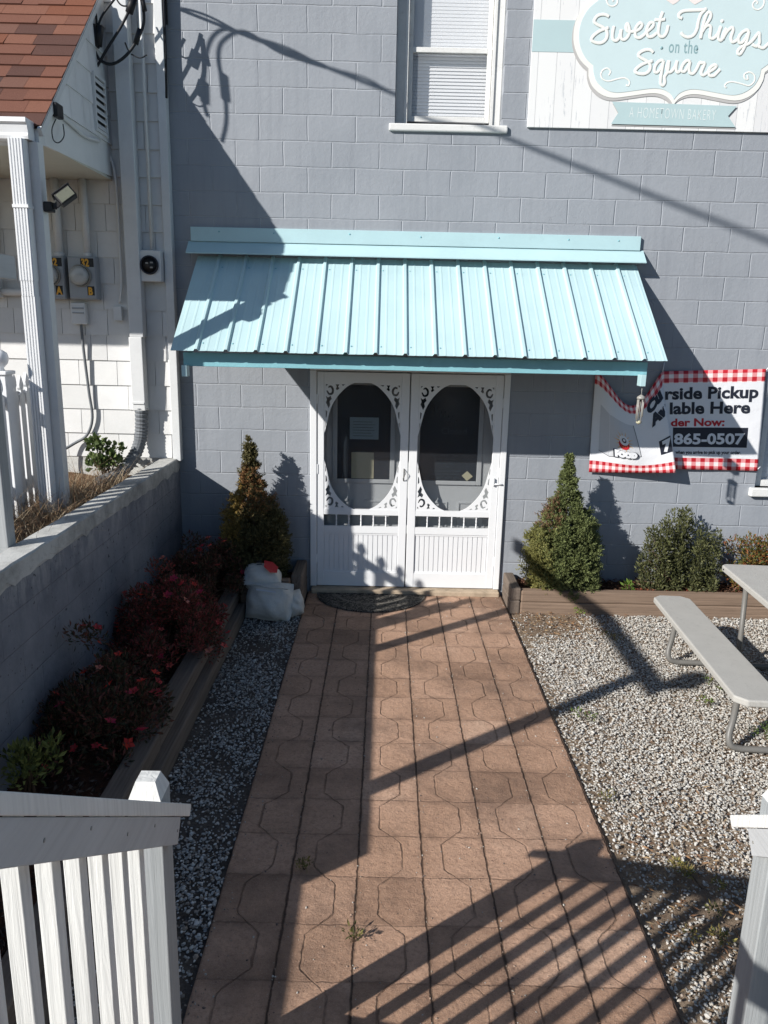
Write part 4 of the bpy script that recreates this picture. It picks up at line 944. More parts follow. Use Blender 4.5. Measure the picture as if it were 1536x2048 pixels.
# overhead drop line whose shadow crosses the grey wall
SH = Vector((-1.30, -1.0, .88))
def cast(px, py, s): return at(px, py, 1, 0)+SH*s
t = MB()
a, b_ = cast(342, 12, .50), cast(1536, 482, 4.6); dd = b_-a
t.tube([a-dd*.06, a, a+dd*.45, b_, b_+dd*.6], [.011, .011, .017, .024, .024], 8)
t.tube([a+dd*k+Vector((0, .012*math.sin(k*60), .035*math.sin(k*26)**2)) for k in np.linspace(.02, .5, 50)], .009, 6)
OL = t.build('overhead_line', MAT['cable']); tag(OL, 'overhead service line running from the roof mast toward the street', 'wires')
t = MB()
for L in ([(415,232),(407,195),(411,120),(424,76),(450,58),(482,66),(560,97),(650,132)], [(444,284),(453,240),(449,180),(437,120),(446,82),(490,64),(560,104),(650,134)]): t.tube([cast(x, y, 1.05) for x, y in catmull(L, 6)], .013, 6)
for L in ([(409,165),(410,205)], [(447,150),(452,200)]): t.tube([cast(x, y, 1.05) for x, y in L], .026, 8)
tag(t.build('drip_loop', MAT['cable']), 'paired drip loops of the overhead line beside the roof mast', 'wires')

# ================================================================= PICKET FENCE
FN = empty('picket_fence', (-2.6, -1.7, 1.1), 'white gothic topped picket fence behind the porch downspout', 'fence')
fx = lambda y: -2.655+(-.14)*(y+1.14)*(-1)*.9
def fpt(y): return -2.655+.125*(-1.14-y)
def picket(y, zt):
    m = MB(); x = fpt(y); wd = .037
    out = [(-wd, 1.12), (wd, 1.12), (wd, zt-.135), (.016, zt-.125), (.014, zt-.105), (.030, zt-.085), (.032, zt-.06), (.018, zt-.025), (0, zt), (-.018, zt-.025), (-.032, zt-.06), (-.030, zt-.085), (-.014, zt-.105), (-.016, zt-.125), (-wd, zt-.135)]
    n = len(out); vs = [(x-.010+.0, y+p[0], p[1]) for p in out]+[(x+.010, y+p[0], p[1]) for p in out]
    m.add(vs, [tuple(range(n)), tuple(range(2*n-1, n-1, -1))]+[(i, (i+1) % n, (i+1) % n+n, i+n) for i in range(n)]); m.build('picket', MAT['white'], FN)
for k in range(11): picket(-1.16-.135*k if k < 4 else -1.16-.135*(k+1), 2.10-.012*(k % 3))
for zz in (1.93, 1.30):
    m = MB(); m.beam((fpt(-1.08)-.03, -1.08, zz), (fpt(-2.72)-.03, -2.72, zz), .035, .075); m.build('rail', MAT['white'], FN)
for yy in (-1.70, -2.76):
    m = MB(); x = fpt(yy)-.03; m.box(x-.055, x+.055, yy-.055, yy+.055, 1.05, 2.10, bev=.004); m.box(x-.07, x+.07, yy-.07, yy+.07, 2.10, 2.125, bev=.006); pst = m.build('post', MAT['white'], FN)
    m = MB(); m.lathe([(.03, 0), (.022, .02), (.05, .05), (.06, .085), (.05, .12), (.02, .14), (.005, .145)], Matrix.Translation((x, yy, 2.124)), 16); m.build('post_ball', MAT['white'], pst)

# ================================================================= RETAINING WALL
RWL = empty('retaining_wall', (-1.95, -2.6, 0), 'grey block retaining wall with pale coping along the azalea bed', 'wall')
m = MB(); m.box(-2.022, -1.880, -5.2, -.004, -.1, 1.205); m.box(-2.022, -1.880, -7.2, -5.2, -.1, 1.0); m.build('block_courses', MAT['wallface'], RWL)
m = MB()
ys = np.linspace(-.004, -5.2, 60); vs = []
for i, y in enumerate(ys):
    j = lambda a: random.uniform(-a, a)
    vs += [(-2.030, y, 1.207), (-2.028+j(.003), y, 1.257+j(.002)), (-1.884+j(.002), y, 1.260+j(.002)), (-1.874+j(.002), y, 1.252+j(.002)), (-1.874, y, 1.165+j(.03)), (-1.8795, y, 1.155)]
fs = [(i*6+k, i*6+k+1, (i+1)*6+k+1, (i+1)*6+k) for i in range(59) for k in range(5)]; fs += [tuple(59*6+k for k in range(6)), tuple(k for k in range(5, -1, -1))]
m.add(vs, fs, None, False); m.box(-2.03, -1.872, -7.2, -5.205, 1.0, 1.05); m.build('coping', MAT['concrete'], RWL)

# ================================================================= POST AND BEAM FRAME ON THE TERRACE
G_ = empty('post_frame', (-2.067, -3.9, 1.1), 'grey post and beam frame standing beside the block wall coping', 'frame')
for yy in (-2.932, -4.81):
    MB().box(-2.116, -2.034, yy-.046, yy+.046, .95, 2.68, bev=.004).build('post', MAT['grey_post'], G_)
m = MB(); m.box(-2.092, -2.052, -5.12, -2.56, 2.682, 2.805, bev=.004); m.build('beam', MAT['grey_rail'], G_)
MB().box(-2.15, -2.0, -5.22, -5.08, 2.86, 3.02, bev=.01).build('beam_end_box', MAT['grey_rail'], G_)
MB().box(-2.085, -2.06, -5.16, -5.13, 2.80, 2.862).build('box_stem', MAT['grey_rail'], G_)

# ================================================================= TIMBER EDGINGS
def timber(mb, x0, x1, y0, y1, z0, z1): mb.box(x0, x1, y0, y1, z0, z1, bev=.012)
def timbers(name, label, group, lst, mat):
    E_ = empty(name, ((lst[0][0]+lst[0][1])/2, (lst[0][2]+lst[0][3])/2, 0), label, 'timber edging', group)
    for q in lst: m = MB(); timber(m, *q); m.build('timber', MAT['timber_y' if (q[3]-q[2]) > (q[1]-q[0]) else 'timber'], E_)
timbers('timber_edging', 'long weathered timber edging along the azalea bed', 'timber edgings', [(-1.305, -1.172, -5.4, -.66, -.03, .098), (-1.365, -1.238, -3.05, -.60, .099, .205), (-1.360, -1.234, -5.4, -3.056, .099, .203)], 'timber_y')
timbers('timber_edging', 'short weathered timber edging left of the white doors', 'timber edgings', [(-.795, -.70, -.52, -.02, -.02, .155), (-.798, -.703, -.50, -.02, .156, .305), (-1.235, -.80, -.60, -.515, -.02, .15), (-1.235, -.80, -.595, -.51, .151, .29)], 'timber')
timbers('timber_edging', 'weathered timber edging of the bed right of the doors', 'timber edgings', [(1.160, 1.252, -.50, -.03, -.02, .11), (1.163, 1.255, -.495, -.03, .111, .225), (1.256, 5.2, -.505, -.415, -.03, .098), (1.258, 5.2, -.500, -.41, .099, .205)], 'timber')

# ================================================================= FOLIAGE
def quads(P, D, Sd, L, W, fold=.25):
    """leaf quads: base P, direction D, side Sd, length L, width W"""
    N_ = np.cross(D, Sd); mid = P+D*(L*.5)[:, None]
    V = np.stack([P, mid+Sd*(W*.5)[:, None]+N_*(W*fold)[:, None], P+D*L[:, None], mid-Sd*(W*.5)[:, None]+N_*(W*fold)[:, None]], 1)
    n = len(P); F = np.arange(n*4).reshape(n, 4); return V.reshape(-1, 3), F
def unit(v): return v/(np.linalg.norm(v, axis=1, keepdims=True)+1e-9)
def rnd(n, s=1.0): return RNG.normal(0, s, (n, 3))
def side(D): return unit(np.cross(D, rnd(len(D))))
def spruce(label, base, Hh, Rr, prof, n, colf, xs=1.0, ysc=1.0, lean=(0, 0)):
    E_ = empty('spruce', base, label, 'spruce', 'dwarf spruces beside the doors')
    m = MB(); m.tube([base, (base[0]+lean[0]*.4, base[1]+lean[1]*.4, base[2]+Hh*.4), (base[0]+lean[0]*.8, base[1]+lean[1]*.8, base[2]+Hh*.8)], [.03, .014, .003], 8); m.build('trunk', MAT['bark'], E_)
    hs = np.array([p[0] for p in prof]); rs = np.array([p[1] for p in prof])
    grid = np.linspace(0, 1, 200); rg = np.interp(grid, hs, rs); cdf = np.cumsum(rg**1.15+.04); cdf /= cdf[-1]
    h = np.interp(RNG.random(n), cdf, grid); a = RNG.random(n)*2*np.pi
    nc = int(n/24); hc = np.interp(RNG.random(nc), cdf, grid); ac = RNG.random(nc)*2*np.pi; rc = RNG.uniform(.78, 1.10, nc); ci = RNG.integers(0, nc, n)
    ph = RNG.random(14)*6.28; fa = RNG.integers(2, 9, 14); fh = RNG.uniform(6, 30, 14)
    lump = sum(np.sin(fa[k]*ac+fh[k]*hc+ph[k]) for k in range(14))/14*2.3
    rr_ = np.interp(hc, hs, rs)*Rr*(1+.15*lump)*rc
    a = ac[ci]; h = hc[ci]; r = rr_[ci]; inner = RNG.random(n) < .25; r = np.where(inner, r*RNG.uniform(.35, .9, n), r)
    out = np.stack([np.cos(a)*xs, np.sin(a)*ysc, np.zeros(n)], 1)
    off = rnd(n, .019); off *= np.minimum(1, .35+r/.12)[:, None]
    P = np.array(base)+out*np.maximum(r-.015, .002)[:, None]+off; P[:, 2] += h*Hh; P[:, 0] += lean[0]*h; P[:, 1] += lean[1]*h
    h = np.clip((P[:, 2]-base[2])/Hh, 0, 1)
    out = unit(out*.8+off/.03)
    D = unit(unit(out)*.9+np.array([0, 0, .55])+rnd(n, .30)); L = RNG.uniform(.026, .050, n)*(1-.3*h)
    col = colf(h, a, P, n)
    k = 12; t = np.tile(np.linspace(.0, 1, k), n); Dk = np.repeat(D, k, 0); Pk = np.repeat(P, k, 0)+Dk*(np.repeat(L, k)*t)[:, None]
    sd = side(Dk); ND = unit(Dk*.75+sd*.8+np.array([0, 0, .1])); NL = RNG.uniform(.013, .022, n*k); NW = np.full(n*k, .0075)
    V, Fq = quads(Pk, ND, side(ND), NL, NW, .1)
    V[:, 1] = np.minimum(V[:, 1], -.006)
    C = np.repeat(col, k, 0)*RNG.uniform(.75, 1.25, (n*k, 1))
    obj('foliage', np_mesh('foliage', V, Fq, C), MAT['needle'], E_); return E_
PROF = [(0, .74), (.06, .95), (.18, 1.05), (.36, 1.02), (.49, .87), (.60, .64), (.66, .43), (.73, .29), (.82, .22), (.90, .16), (.96, .08), (1, .015)]
def colR(h, a, P, n):
    g = np.array([.140, .165, .062]); c = np.tile(g, (n, 1))*RNG.uniform(.7, 1.35, (n, 1))
    lf = np.clip((1.645-P[:, 0]-.10+RNG.normal(0, .04, n))/.12, 0, 1)*np.clip(1.1-h, 0, 1); c = c*(1-lf[:, None]*.8)+np.array([.26, .23, .07])*lf[:, None]*.8
    br = ((P[:, 0] < 1.575) & (h > .50) & (h < .78) & (RNG.random(n) < .45)); c[br] = np.array([.16, .09, .05]); return c
def colL(h, a, P, n):
    c = np.tile(np.array([.135, .118, .050]), (n, 1))*RNG.uniform(.6, 1.3, (n, 1))
    t = np.clip((h-.50)/.1, 0, 1)*np.clip((.84-h)/.05, 0, 1)*(RNG.random(n) < .55); c = c*(1-t[:, None])+np.array([.27, .14, .06])*t[:, None]
    y = ((P[:, 0] < -1.24) & (h > .34) & (h < .74)); c[y] = np.array([.36, .25, .075])*RNG.uniform(.6, 1.2, (y.sum(), 1)); return c  # gold left flank: the sunlit tone is put into the needle colour
spruce('green conical dwarf spruce in the right bed', (1.655, -.285, .12), 1.27, .295, PROF, 11000, colR, 1.0, .80, (-.02, -.05))
spruce('browning dwarf spruce in the shaded bed left of the doors', (-1.13, -.32, .12), 1.37, .265, PROF, 9500, colL, 1.0, .95, (-.06, .08))

def leafy(name, label, cat, base, plumes, n, L, W, cols, up=.5, group=None, stems=8, fold=.22, mat='leaf', droop=.5, sr=1.0):
    E_ = empty(name, base, label, cat, group); B_ = np.array(base)
    m = MB(); rg = random.Random(int(abs(base[0]*100)+n))
    for k in range(stems):
        p = plumes[k % len(plumes)]; e = Vector(p[0])+Vector((rg.uniform(-.5, .5)*p[1][0], rg.uniform(-.5, .5)*p[1][1], rg.uniform(-.1, .6)*p[1][2]))
        b0 = Vector(base)+Vector((rg.uniform(-.04, .04)*sr, rg.uniform(-.04, .04)*sr, 0)); md = (b0+e)/2+Vector((rg.uniform(-.03, .03)*sr, rg.uniform(-.03, .03)*sr, .03*sr))
        m.tube([b0, md, e], [.009*sr, .006*sr, .002*sr], 5)
    m.build('stem', MAT['bark'], E_)
    wts = np.array([p[1][0]*p[1][1]*p[1][2] for p in plumes])**.66; idx = RNG.choice(len(plumes), n, p=wts/wts.sum())
    C0 = np.array([p[0] for p in plumes])[idx]; S0 = np.array([p[1] for p in plumes])[idx]
    u = unit(rnd(n)); rad = RNG.random(n)**.30
    rad *= 1+.18*np.sin(u[:, 0]*9+idx)*np.sin(u[:, 2]*11+idx*2)
    P = C0+u*S0*rad[:, None]; P[:, 2] = np.maximum(P[:, 2], base[2]+.01+RNG.random(n)*.03)
    D = unit(u*.8+np.array([0, 0, up])+rnd(n, droop)); LL = L*RNG.uniform(.65, 1.2, n); V, Fq = quads(P, D, side(D), LL, LL*W, fold)
    cl = np.array(cols); C = cl[RNG.integers(0, len(cl), n)]*RNG.uniform(.7, 1.3, (n, 1))
    obj('foliage', np_mesh('foliage', V, Fq, C), MAT[mat], E_); return E_
# broad leaved shrub in the right bed
pl_ = []
rg = random.Random(3)
for k in range(21):
    cx = 2.40+.64*k/20; top = .56+.30*math.sin(math.pi*(k+1.2)/22)**.6+rg.uniform(-.16, .06); y = -.27+rg.uniform(-.12, .09); z = .14
    while z < top-.04: pl_.append(((cx+rg.uniform(-.02, .02), y+rg.uniform(-.03, .03), z+.04), (.050, .052, .07))); z += .085
leafy('holly_shrub', 'dark glossy leaved shrub between the spruce and picnic table', 'shrub', (2.70, -.27, .12), pl_, 10500, .034, .40, [(.085, .092, .036), (.11, .118, .045), (.14, .142, .062), (.060, .066, .030)], .9, None, 26, .15)
pl_ = [((3.42+rg.uniform(-.22, .25), -.28+rg.uniform(-.12, .12), .2+rg.random()*.42), (.10, .09, .09)) for _ in range(26)]
leafy('nandina_shrub', 'orange tipped green shrub behind the picnic table', 'shrub', (3.42, -.28, .12), pl_, 6500, .030, .44, [(.11, .12, .03), (.16, .10, .03), (.30, .10, .035), (.08, .10, .03), (.20, .14, .03)], .7, None, 14)
leafy('seedling', 'tiny bright green seedling beside the glossy shrub', 'plant', (2.26, -.33, .14), [((2.26, -.33, .20), (.05, .04, .05))], 60, .045, .4, [(.14, .22, .04)], .8, None, 4)
pl_ = [((2.45+rg.uniform(-.15, .35), -.36+rg.uniform(-.04, .03), .165), (.06, .03, .02)) for _ in range(9)]
q = leafy('red_groundcover', 'reddish low groundcover under the glossy shrub', 'plant', (2.5, -.36, .13), pl_, 420, .022, .4, [(.22, .05, .03), (.28, .08, .04), (.10, .06, .03)], .5, None, 6)

# azaleas
def flower_mesh(c, seed):
    rg = random.Random(seed); m = MB()
    for k in range(5):
        a = k*2*math.pi/5+rg.uniform(-.12, .12); dx, dy = math.cos(a), math.sin(a); px_, py_ = -dy, dx; l = .027*rg.uniform(.85, 1.1)
        cc = tuple(x*rg.uniform(.8, 1.2) for x in c)
        m.add([(0, 0, 0), (dx*l*.5+px_*l*.34, dy*l*.5+py_*l*.34, l*.32), (dx*l, dy*l, l*.36), (dx*l*.5-px_*l*.34, dy*l*.5-py_*l*.34, l*.32)], [(0,1,2,3)], cc)
    for k in range(3): m.tube([(0, 0, 0), (rg.uniform(-.006, .006), rg.uniform(-.006, .006), .022)], .0012, 4, col=(.35, .1, .09))
    me_o = m.build('blossom', MAT['petal'], None, recalc=False); me = me_o.data; bpy.data.objects.remove(me_o); return me
FM = [flower_mesh(c, i) for i, c in enumerate([(.55, .05, .06), (.62, .07, .05), (.50, .04, .08), (.66, .13, .10), (.60, .22, .18)])]
def azalea(label, base, plumes, n, cols, flowers, L=.034):
    E_ = leafy('azalea', label, 'azalea', base, plumes, n, L, .36, cols, .6, 'azaleas along the block wall', 14)
    for (p, s) in flowers:
        o = bpy.data.objects.new('blossom', FM[random.randrange(5)]); link(o); o.location = p; o.rotation_euler = (random.uniform(-.2, .9), random.uniform(-.4, .6), random.uniform(0, 6.28)); o.scale = (s,)*3
        mw = Matrix.LocRotScale(o.location, o.rotation_euler, o.scale); o.parent = E_; o.matrix_parent_inverse = world(E_).inverted()
    return E_
def mound(cx, cy, rx, ry, z0, z1, k, seed):
    rg = random.Random(seed); out = []
    for _ in range(k):
        a = rg.random()*6.28; r = rg.random()**.5; z = z0+(z1-z0)*(1-r*r*.75)*rg.uniform(.35, 1)
        out.append(((cx+rx*r*math.cos(a), cy+ry*r*math.sin(a), z), (.10, .10, .08)))
    return out
def surf_flowers(pl, k, s, seed, toward=Vector((.55, -.45, .7))):
    rg = random.Random(seed); out = []
    for _ in range(k*6):
        p = rg.choice(pl); u = Vector((rg.gauss(0, 1), rg.gauss(0, 1), rg.gauss(0, 1))).normalized()
        if u.dot(toward) < .35: continue
        q = Vector(p[0])+Vector((u.x*p[1][0], u.y*p[1][1], u.z*p[1][2]))*1.12
        if any(((q-Vector(o[0]))*Vector((1/o[1][0], 1/o[1][1], 1/o[1][2])) if False else Vector(((q-Vector(o[0])).x/o[1][0], (q-Vector(o[0])).y/o[1][1], (q-Vector(o[0])).z/o[1][2]))).length < .95 for o in pl): continue
        out.append((q, s*rg.uniform(.8, 1.25)))
        if len(out) >= k: break
    return out
dk = [(.085, .060, .034), (.13, .060, .040), (.065, .058, .030), (.18, .065, .048)]
p1 = mound(-1.54, -.76, .33, .52, .16, .72, 60, 1); azalea('dark azalea with few red blossoms nearest the grey wall', (-1.56, -.72, .13), p1, 11000, dk, surf_flowers(p1, 22, 1.0, 4))
p2 = mound(-1.53, -1.82, .35, .54, .16, .76, 66, 2); azalea('reddest azalea, full of red blossoms, middle of the bed', (-1.56, -1.78, .13), p2, 13000, dk+[(.30, .062, .052), (.25, .065, .05), (.36, .08, .07)], surf_flowers(p2, 62, 1.0, 5))
p3 = mound(-1.58, -2.94, .30, .50, .16, .54, 48, 3)+[((-1.74, -2.72, .66), (.07, .07, .07)), ((-1.76, -2.86, .70), (.06, .06, .06)), ((-1.72, -2.62, .58), (.07, .07, .07))]; azalea('loose open azalea with scattered pink red blossoms nearest the railing', (-1.62, -2.92, .13), p3, 7500, dk+[(.045, .05, .028)], surf_flowers(p3, 27, 1.15, 6), .038)
p4 = [((-1.72+rg.uniform(-.07, .07), -3.62+rg.uniform(-.10, .10), .2+rg.random()*.24), (.07, .07, .07)) for _ in range(9)]+[((-1.62, -3.55, .30+.06*k), (.035, .035, .045)) for k in range(3)]
leafy('privet_shrub', 'small yellow green leafed shrub at the left end above the railing', 'shrub', (-1.72, -3.62, .13), p4, 520, .046, .42, [(.16, .18, .05), (.24, .26, .08), (.09, .11, .035)], .9, None, 8)
# weedy vine and dry grass on the terrace
pv = [((-2.42+rg.uniform(-.12, .12), -.38+rg.uniform(-.14, .1), 1.22+rg.random()*.26), (.06, .06, .05)) for _ in range(12)]
leafy('green_weed', 'green leafy weed growing by the corrugated drain hose', 'plant', (-2.42, -.40, 1.10), pv, 420, .05, .85, [(.06, .10, .03), (.09, .13, .04), (.13, .17, .06)], .5, None, 8)
def blades(n, fx_, L, Wd, cols, lean):
    Vs, Fs, Cs = [], [], []; c = 0
    for i in range(n):
        x, y, z = fx_(); a = random.random()*6.28; l = L*random.uniform(.5, 1.3); ln = lean*random.uniform(.3, 1.2); d = Vector((math.cos(a)*ln, math.sin(a)*ln, 1)).normalized(); p = Vector((x, y, z)); s = Vector((-math.sin(a), math.cos(a), 0))*Wd*random.uniform(.6, 1.2)
        col = random.choice(cols); dr = random.uniform(.15, .8)
        for k in range(5):
            t = k/4; q = p+d*(l*t)+Vector((math.cos(a)*t*t*l*dr*.6, math.sin(a)*t*t*l*dr*.6, -t*t*l*dr*.55)); Vs += [tuple(q-s*(1-t*.8)), tuple(q+s*(1-t*.8))]
        for k in range(4): Fs.append((c+2*k, c+2*k+1, c+2*k+3, c+2*k+2)); Cs.append(col)
        c += 10
    return np.array(Vs), np.array(Fs), np.array(Cs)
def gpos():
    while True:
        x = random.uniform(-2.62, -2.05); y = random.uniform(-2.9, -.45)
        if y < -.9 or x < -2.2: return (x, y, 1.08+.02*random.random())
V, Fq, C = blades(2300, gpos, .30, .0026, [(.32, .22, .13), (.42, .32, .21), (.25, .16, .10), (.48, .40, .28), (.19, .13, .09)], 1.1)
tag(obj('dry_grass', np_mesh('dry_grass', V, Fq, C), MAT['straw']), 'tangled dry straw coloured grass behind the wall coping', 'grass', kind='stuff')
# small weeds in the gravel and the paving joints
def weed(label, x, y, s, n, cols, h=.05):
    pl = [((x+random.uniform(-s, s), y+random.uniform(-s, s), .02+random.random()*h*.5), (.03, .03, .02)) for _ in range(6)]
    leafy('weed', label, 'weed', (x, y, 0), pl, n, .022, .38, cols, .6, 'weeds in the gravel and paving', 5, sr=.14)
gr = [(.13, .19, .04), (.10, .14, .035), (.20, .22, .07)]; yl = [(.26, .22, .07), (.20, .16, .06), (.14, .15, .05)]
weed('green weed in gravel below the picnic bench middle', 2.44, -1.93, .08, 150, gr); weed('small weed in gravel left of the near bench end', 2.24, -2.22, .04, 60, gr)
weed('big green weed under the near end of the picnic bench', 2.45, -2.60, .10, 220, [(.07, .12, .03), (.10, .15, .04)]); weed('green weed in gravel beside the path by the long shadow', 1.34, -2.44, .06, 80, gr)
weed('faint weed in gravel at the path edge, lower right', 1.25, -3.32, .04, 50, yl); weed('yellow green grass tuft on the shadow edge of the path', -.33, -3.90, .025, 70, yl, .035)
weed('small grass tuft in a path joint near the bottom', -.085, -4.33, .018, 60, [(.16, .15, .05), (.10, .10, .04)], .045); weed('olive weed in the gravel beyond the big shadow', 1.92, -1.08, .06, 90, yl); weed('bright green sprout at the foot of the right timber', 1.78, -.53, .03, 60, [(.22, .32, .05)])
weed('mossy weed in the striped shade of the railing', 1.50, -3.98, .12, 200, yl); weed('yellow moss patch low in the striped shade', 1.42, -4.25, .10, 160, yl)

# ================================================================= BAGS
def pillow(name, label, c, dims, rot, seed, m, group):
    rg = np.random.default_rng(seed); bm = bmesh.new(); bmesh.ops.create_cube(bm, size=2); bmesh.ops.subdivide_edges(bm, edges=bm.edges, cuts=11, use_grid_fill=True)
    ph = rg.uniform(0, 6.28, (10, 3)); fr = rg.uniform(1.2, 5.5, (10, 3))
    for v in bm.verts:
        x, y, z = v.co; e = 1-.10*(abs(x)**4+abs(z)**4)/2
        yy = y*(1-abs(x)**2.6)**.6*(1-abs(z)**2.8)**.55 if max(abs(x), abs(z)) < 1 else 0
        q = Vector((x*(1-.07*z*z), yy, z*(1-.06*x*x)))
        n_ = sum(math.sin(fr[k, 0]*q.x*2+fr[k, 1]*q.y+fr[k, 2]*q.z*2+ph[k, 0]) for k in range(10))/10
        v.co = Vector((q.x*dims[0]*(1+.06*n_), q.y*dims[1]*1.35*(1+.35*n_)+.010*n_+.006*math.sin(q.x*23+q.z*9+n_*6)*(1-abs(z)), q.z*dims[2]*(1+.07*n_)))
    me = bpy.data.meshes.new(name); bm.to_mesh(me); bm.free(); me.polygons.foreach_set('use_smooth', [True]*len(me.polygons))
    mt = Matrix.Translation(c) @ Euler(rot).to_matrix().to_4x4()
    me.transform(mt)
    o = obj(name, me, m); tag(o, label, 'bag', group); return o, mt
gb_ = 'white bags beside the door bed'
b1, m1 = pillow('plastic_bag', 'largest white filled bag standing in front of the pile', (-.955, -.735, .150), (.205, .10, .170), (R(-18), R(3), R(-6)), 3, MAT['bag'], gb_)
b2, m2 = pillow('plastic_bag', 'white bag with red print lying on top of the pile', (-1.03, -.62, .315), (.165, .09, .12), (R(-58), R(14), R(10)), 5, MAT['bag'], gb_)
b3, m3 = pillow('plastic_bag', 'small round white bag half hidden at the right of the pile', (-.765, -.66, .10), (.095, .085, .115), (R(-10), R(-6), R(30)), 8, MAT['bag'], gb_)
q = MB(); Pp = [(-.025, .075), (.05, .088), (.105, .05), (.10, -.02), (.04, -.055), (-.02, -.01)]
def onbag(mt, dims, x, z, k=1.10): return mt @ Vector((x, -dims[1]*1.5*k*(1-abs(x/dims[0])**3)**.6*(1-abs(z/dims[2])**4)**.5-.010, z))
q.add([onbag(m2, (.150, .09, .12), x, z) for x, z in Pp], [tuple(range(6))]); q.build('red_print', MAT['redink'], b2)
for x0, z0, x1, z1 in ((-.085, .050, -.045, .062), (-.088, .034, -.050, .043), (-.085, .012, -.040, .024)):
    q = MB(); q.add([onbag(m2, (.150, .09, .12), x, z) for x, z in ((x0, z0), (x1, z0), (x1, z1), (x0, z1))], [(0,1,2,3)]); q.build('dark_print', MAT['ink'], b2)
q = MB(); q.add([onbag(m1, (.205, .10, .170), x, z) for x, z in ((-.09, .085), (.08, .08), (.08, .092), (-.09, .098))], [(0,1,2,3)]); q.build('faded_print', MAT['vinyl_grey'], b1)
q = MB(); q.tube(catmull([onbag(m1, (.205, .10, .170), x, z, 1.2) for x, z in ((-.17, .120), (-.08, .128), (.02, .118), (.10, .125), (.17, .120))], 5), .007, 6); q.build('seam', MAT['bag'], b1)
# ================================================================= DOORMAT
me = MB(); pts = [(-.09+.51*math.cos(a), -.115+.47*math.sin(a)*-1) for a in np.linspace(0, math.pi, 40)]
n = len(pts); ins = [(-.09+.475*math.cos(a), -.118-.435*math.sin(a)) for a in np.linspace(.02, math.pi-.02, 40)]
me.add([(x, y, .002) for x, y in pts]+[(x, y, .013) for x, y in pts]+[(x, y, .014) for x, y in ins]+[(x, y, .010) for x, y in ins], [(i, i+1, n+i+1, n+i) for i in range(n-1)]+[(n+i, n+i+1, 2*n+i+1, 2*n+i) for i in range(n-1)]+[(2*n+i, 2*n+i+1, 3*n+i+1, 3*n+i) for i in range(n-1)]+[tuple(range(3*n, 4*n)), (n-1, 0, n, 2*n-1), (2*n-1, n, 2*n, 3*n-1), (3*n-1, 2*n, 3*n, 4*n-1)])
tag(me.build('doormat', MAT['doormat']), 'half round dark rubber doormat with scroll pattern before the doors', 'doormat')

# ================================================================= PICNIC TABLE
PT = empty('picnic_table', (2.9, -2.05, 0), 'grey folding picnic table with moulded bench on steel tube legs', 'picnic table')
PTM = Matrix.Translation((2.105, -2.08, 0)) @ Matrix.Rotation(R(-3.4), 4, 'Z')     # local origin: outer edge of the near bench, middle of its length
def slab(x0, x1, y0, y1, z0, z1, ch):
    pts = [(x0+ch, y0), (x1-ch, y0), (x1, y0+ch), (x1, y1-ch), (x1-ch, y1), (x0+ch, y1), (x0, y1-ch), (x0, y0+ch)]
    bm = bmesh.new(); b = [bm.verts.new((p[0], p[1], z0)) for p in pts]; f = bm.faces.new(b); r = bmesh.ops.extrude_face_region(bm, geom=[f])
    for e in r['geom']:
        if isinstance(e, bmesh.types.BMVert): e.co.z = z1
    bmesh.ops.recalc_face_normals(bm, faces=bm.faces); bmesh.ops.bevel(bm, geom=list(bm.edges), offset=.010, segments=3, affect='EDGES', profile=.5); bm.verts.index_update()
    mb = MB(); mb.add([PTM @ v.co for v in bm.verts], [[v.index for v in f.verts] for f in bm.faces]); bm.free(); return mb
slab(0, .285, -.90, .88, .398, .442, .06).build('bench', MAT['table'], PT); slab(1.46, 1.745, -.90, .88, .398, .442, .06).build('bench', MAT['table'], PT)
slab(.475, 1.27, -.93, .81, .695, .742, .035).build('table_top', MAT['table'], PT)
for yy in (.545, -.70):
    lg = MB(); T_ = lambda L: [PTM @ Vector(p) for p in L]
    lg.tube(T_(catmull([(.20, yy+.28, .395), (.16, yy+.17, .30), (.11, yy+.07, .19), (.075, yy+.02, .10), (.085, yy, .045), (.14, yy, .024), (.25, yy, .022), (.87, yy, .022), (1.49, yy, .022), (1.60, yy, .024), (1.655, yy, .045), (1.665, yy+.02, .10), (1.63, yy+.07, .19), (1.58, yy+.17, .30), (1.545, yy+.28, .395)], 6)), .020, 12)
    lg.build('leg_loop', MAT['tube'], PT)
    lg = MB(); lg.tube(T_([(.60, yy+.02, .03), (.60, yy+.02, .20), (.62, yy+.10, .69)]), .019, 12); lg.build('leg', MAT['tube'], PT)
    lg = MB(); lg.tube(T_([(1.14, yy+.02, .03), (1.14, yy+.02, .20), (1.12, yy+.10, .69)]), .019, 12); lg.build('leg', MAT['tube'], PT)
ec = MB(); ec.obox(PTM @ Matrix.Translation((.4745, .735, .718)), .006, .018, .010); ec.build('edge_slot', MAT['black'], PT)

